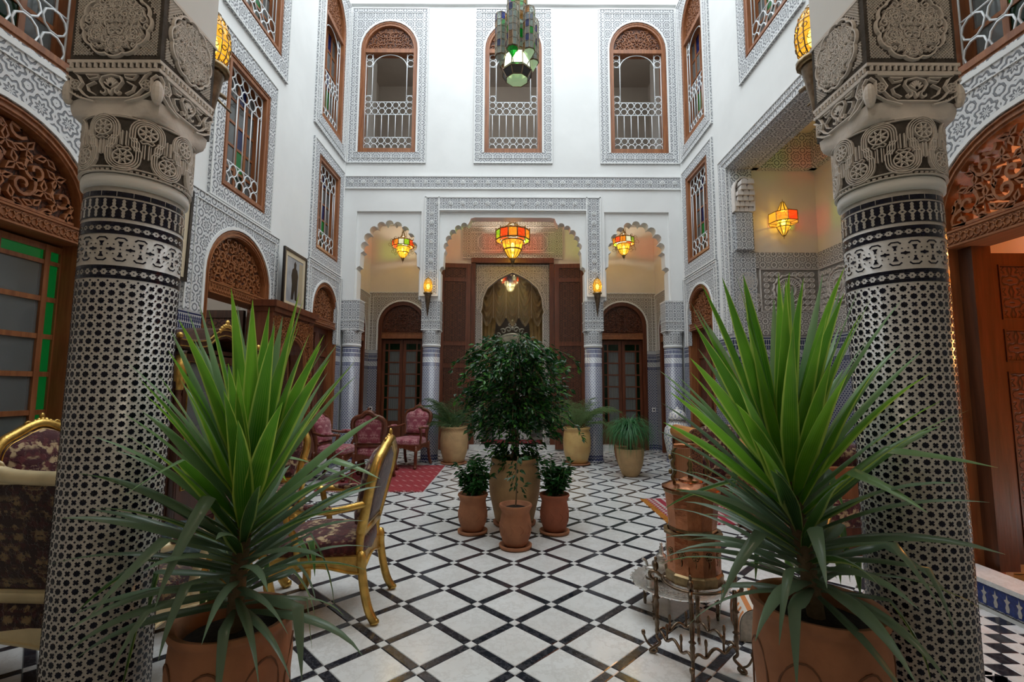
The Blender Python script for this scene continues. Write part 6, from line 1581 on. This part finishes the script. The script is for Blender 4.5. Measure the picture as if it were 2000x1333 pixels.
m = MB(); m.lathe([(.04, 0), (.045, .01), (.05, .02), (.068, .06), (.06, .10), (.035, .12), (.04, .128)], 16); m.tube(smooth([(-.05, 0, .05), (-.09, 0, .07), (-.10, 0, .11), (-.125, 0, .125)], 2), .010, 6); m.build('body', 'silver', t, True)
m = MB(); m.lathe([(.04, .128), (.03, .15), (.012, .165), (.018, .175), (.010, .185), (.014, .195), (.007, .205), (.010, .215), (.003, .23)], 12); m.build('lid', 'silver', t, True)
m = MB(); m.tube(smooth([(.05, 0, .10), (.09, 0, .11), (.10, 0, .06), (.06, 0, .035)], 2), .007, 6); m.build('handle', 'silver', t, True)
for k, (x, y, lb) in enumerate(((.86, 3.06, 'silver beaker on the left edge of the low tray'), (1.22, 3.16, 'silver beaker on the right side of the low tray, below the brazier'))):
    t = thing('silver_beaker', lb, 'cup', (x, y, .166 if k else .172), 0, 'beakers on the tray'); m = MB(); m.lathe([(.024, 0), (.022, .01), (.026, .10), (.031, .112), (.028, .112), (.02, .02)], 14, caps=True); m.build('body', 'silver', t, True); m = MB(); m.lathe([(.0275, .05), (.0285, .055), (.0275, .06)], 14, caps=False); m.build('band', 'pewter', t, True)
# ---- striped stool, urn, sockets
t = thing('low_stool', 'small low stool draped with orange-striped white cloth behind the right yucca pot', 'stool', (1.47, 2.86, 0), -.25)
prof = smooth([(-.17, .0), (-.17, .13), (-.10, .185), (.10, .185), (.17, .13), (.17, 0)], 2); FS = lambda u, v, h: (u, h, v)
m = MB(); m.prism([(x*.97, z*.97) for x, z in prof], FS, -.13, .13, True); m.build('body', 'wood_light', t)
m = MB(); m.band(prof, [(x*1.0, z) for x, z in prof], FS, -.14, .14)
vs = []; n = len(prof)
for y in (-.14, .14):
    for x, z in prof: vs.append((x*1.02, y, z*1.02+.001))
m = MB(); m.add(vs, [(i, i+1, n+i+1, n+i) for i in range(n-1)])
t2 = NT('striped_cloth'); u_, v_ = t2.uv(); fr_ = t2.M('FRACT', t2.M('DIVIDE', t2.M('ADD', u_, 5.), .055)); t2.set(t2.mix(t2.M('GREATER_THAN', fr_, .55), (.66, .60, .52), (.55, .20, .06)), .9); MT['stripe'] = t2.m
m.build('striped_cloth', 'stripe', t, True); m = MB(); MT['cloth'] = simple('cream_cloth', (.62, .56, .48), .9, scale=50); m.prism(prof, FS, .131, .142); m.build('cloth_end', 'cloth', t); m = MB(); m.prism(prof, FS, -.142, -.131); m.build('cloth_end', 'cloth', t)
t2 = NT('painted_porcelain'); u_, v_ = t2.uv(); k_ = t2.step(t2.noise(t2.vec(t2.fold(u_, .12), t2.fold(v_, .12)), 34, 3), .5, .56); k2 = t2.step(t2.noise(t2.vec(t2.fold(u_, .12), t2.fold(v_, .12), 5.), 20, 2), .5, .6)
t2.set(t2.mix(k_, (.68, .67, .62), t2.mix(k2, (.10, .13, .30), (.42, .08, .06))), .15); MT['porcelain'] = t2.m
t = thing('porcelain_urn', 'tall lidded white porcelain urn painted all over, behind the rolled arm of the daybed', 'vase', (2.60, 7.52, 0))
m = MB(); m.lathe([(.10, 0), (.12, .02), (.11, .06), (.125, .16), (.18, .42), (.215, .62), (.20, .76), (.14, .84), (.12, .87), (.125, .90)], 32); m.build('body', 'porcelain', t, True)
m = MB(); m.lathe([(.14, .90), (.145, .915), (.125, .99), (.07, 1.05), (.02, 1.065), (.025, 1.085), (.012, 1.10), (.002, 1.105)], 28); m.build('lid', 'porcelain', t, True)
for x, lb in ((-3.17, 'white socket plate on the mosaic pilaster left of the left glazed door'), (3.18, 'white socket plate on the mosaic pilaster right of the right glazed door')):
    t = thing('wall_socket', lb, 'socket', (x, YG-.03, .90)); m = MB(); m.bbox(-.04, -.014, -.045, .04, 0, .045, .006); m.build('plate', MT.setdefault('plastic', plain('white_plastic', (.75, .75, .74), .35)), t)
    m = MB(); m.lathe([(.022, -.002), (.022, .002)], 14); m.xf(Matrix.Translation((0, -.014, 0)) @ Matrix.Rotation(PI/2, 4, 'X')); m.build('outlet', 'black', t)
# ---------------------------------------------------------------- portal: gauze blind, drapes, throne back, carpet
def gauze():
    t = NT('gold_gauze'); tr = t.n('ShaderNodeBsdfTransparent'); t.put(tr.inputs[0], (.9, .82, .62)); t.set((.56, .44, .28), .7, 0, .2); t.b.inputs['Sheen Weight'].default_value = .6
    tl = t.n('ShaderNodeBsdfTranslucent'); t.put(tl.inputs[0], (.6, .45, .2)); m1 = t.n('ShaderNodeMixShader'); m1.inputs[0].default_value = .35; t.lk(t.b.outputs[0], m1.inputs[1]); t.lk(tl.outputs[0], m1.inputs[2])
    mx = t.n('ShaderNodeMixShader'); mx.inputs[0].default_value = .62; t.lk(tr.outputs[0], mx.inputs[1]); t.lk(m1.outputs[0], mx.inputs[2]); t.lk(mx.outputs[0], t.out.inputs[0]); return t.m
MT['gauze'] = gauze(); MT['drape'] = simple('ochre_drape', (.40, .27, .11), .7, scale=9)
t = thing('gauze_blind', 'gold gauze blind gathered into five scallops inside the portal arch', 'curtain', (0, 11.12, 0))
nS = 5; Wd = 1.50; m = MB(); nu, nv = 100, 60; vs = []
for j in range(nv+1):
    f = j/nv
    for i in range(nu+1):
        x = -Wd/2+Wd*i/nu; q = (i/nu*nS) % 1; sag = math.sin(PI*q); zb = 3.06-.24*sag; z = 4.10+(zb-4.10)*f
        ph = f*34-sag*7.5; fold = (math.sin(ph)+.4*math.sin(ph*2.3+i))*.05*(.25+sag)*(0.35+f); z -= .02*sag*math.sin(ph+1)
        vs.append((x, -.05*sag-fold, z))
m.add(vs, [(j*(nu+1)+i, j*(nu+1)+i+1, (j+1)*(nu+1)+i+1, (j+1)*(nu+1)+i) for j in range(nv) for i in range(nu)]); m.build('gauze', 'gauze', t, True)
m = MB()
for k in range(1, nS): x = -Wd/2+Wd*k/nS; m.tube([(x, -.02, 4.05), (x, -.02, 3.06)], .008, 5); m.sell((x, -.02, 3.04), .014, .014, .03, 1, 6, 5)
m.build('cord', MT.setdefault('cream', plain('cream_cord', (.62, .52, .36), .7)), t, True)
t = thing('side_drapes', 'ochre drapes hanging at both sides of the portal arch below the gauze blind', 'curtain', (0, 11.25, 0))
for s in (-1, 1):
    m = MB(); vs = []
    for j in range(15):
        f = j/14
        for i in range(29):
            q = i/28; top = .20+.56*q; bot = .60+.16*q; x = s*(top+(bot-top)*f**.6); vs.append((x, .03*math.sin(q*24), 3.9-3.3*f))
    m.add(vs, [(j*29+i, j*29+i+1, (j+1)*29+i+1, (j+1)*29+i) for j in range(14) for i in range(28)]); m.build('drape', 'drape', t, True)
t = thing('ornate_throne', 'tall pale throne back with pierced silver crest behind the fig tree in the portal room', 'chair', (0, 12.3, .12))
FT = lambda u, v, h: (u, -h, v)
bo = smooth([(-.42, .5), (-.46, 1.6), (-.44, 2.35), (-.30, 2.58), (0, 2.66), (.30, 2.58), (.44, 2.35), (.46, 1.6), (.42, .5)], 2)
m = MB(); m.dome(bo, FT, 0, .09); m.build('backrest', MT.setdefault('paleup', simple('pale_upholstery', (.62, .64, .62), .6)), t, True)
m = MB(); m.tube([FT(u, v, 0) for u, v in bo], .045, 6)
for sx in (-1, 1):
    for (u, v, R, a) in ((.10, 2.76, .08, 0), (.24, 2.72, .075, .5), (.36, 2.62, .06, 1.), (.06, 2.90, .06, 1.5)):
        m.tube([FT(sx*p[0], p[1], .02) for p in spiral((u, v), R, .02, a, a+6.5, 14)], .018, 5)
m.sell((0, -.02, 2.97), .04, .03, .06, 1, 8, 6); m.sell((0, -.02, 2.80), .05, .03, .05, 1, 8, 6); m.build('silver_frame', MT.setdefault('pale_silver', simple('pale_silver', (.74, .76, .77), .35, .3)), t, True)
m = MB(); m.bbox(-.45, -.65, .0, .45, 0, .45, .03); m.build('seat', 'paleup', t)
tag(MB().box(-1.0, 10.95, .121, 1.0, 11.6, .13).build('carpet', MT.setdefault('carpet', simple('red_carpet', (.22, .015, .02), .95, scale=30))), 'dark red carpet inside the carved portal', 'rug')
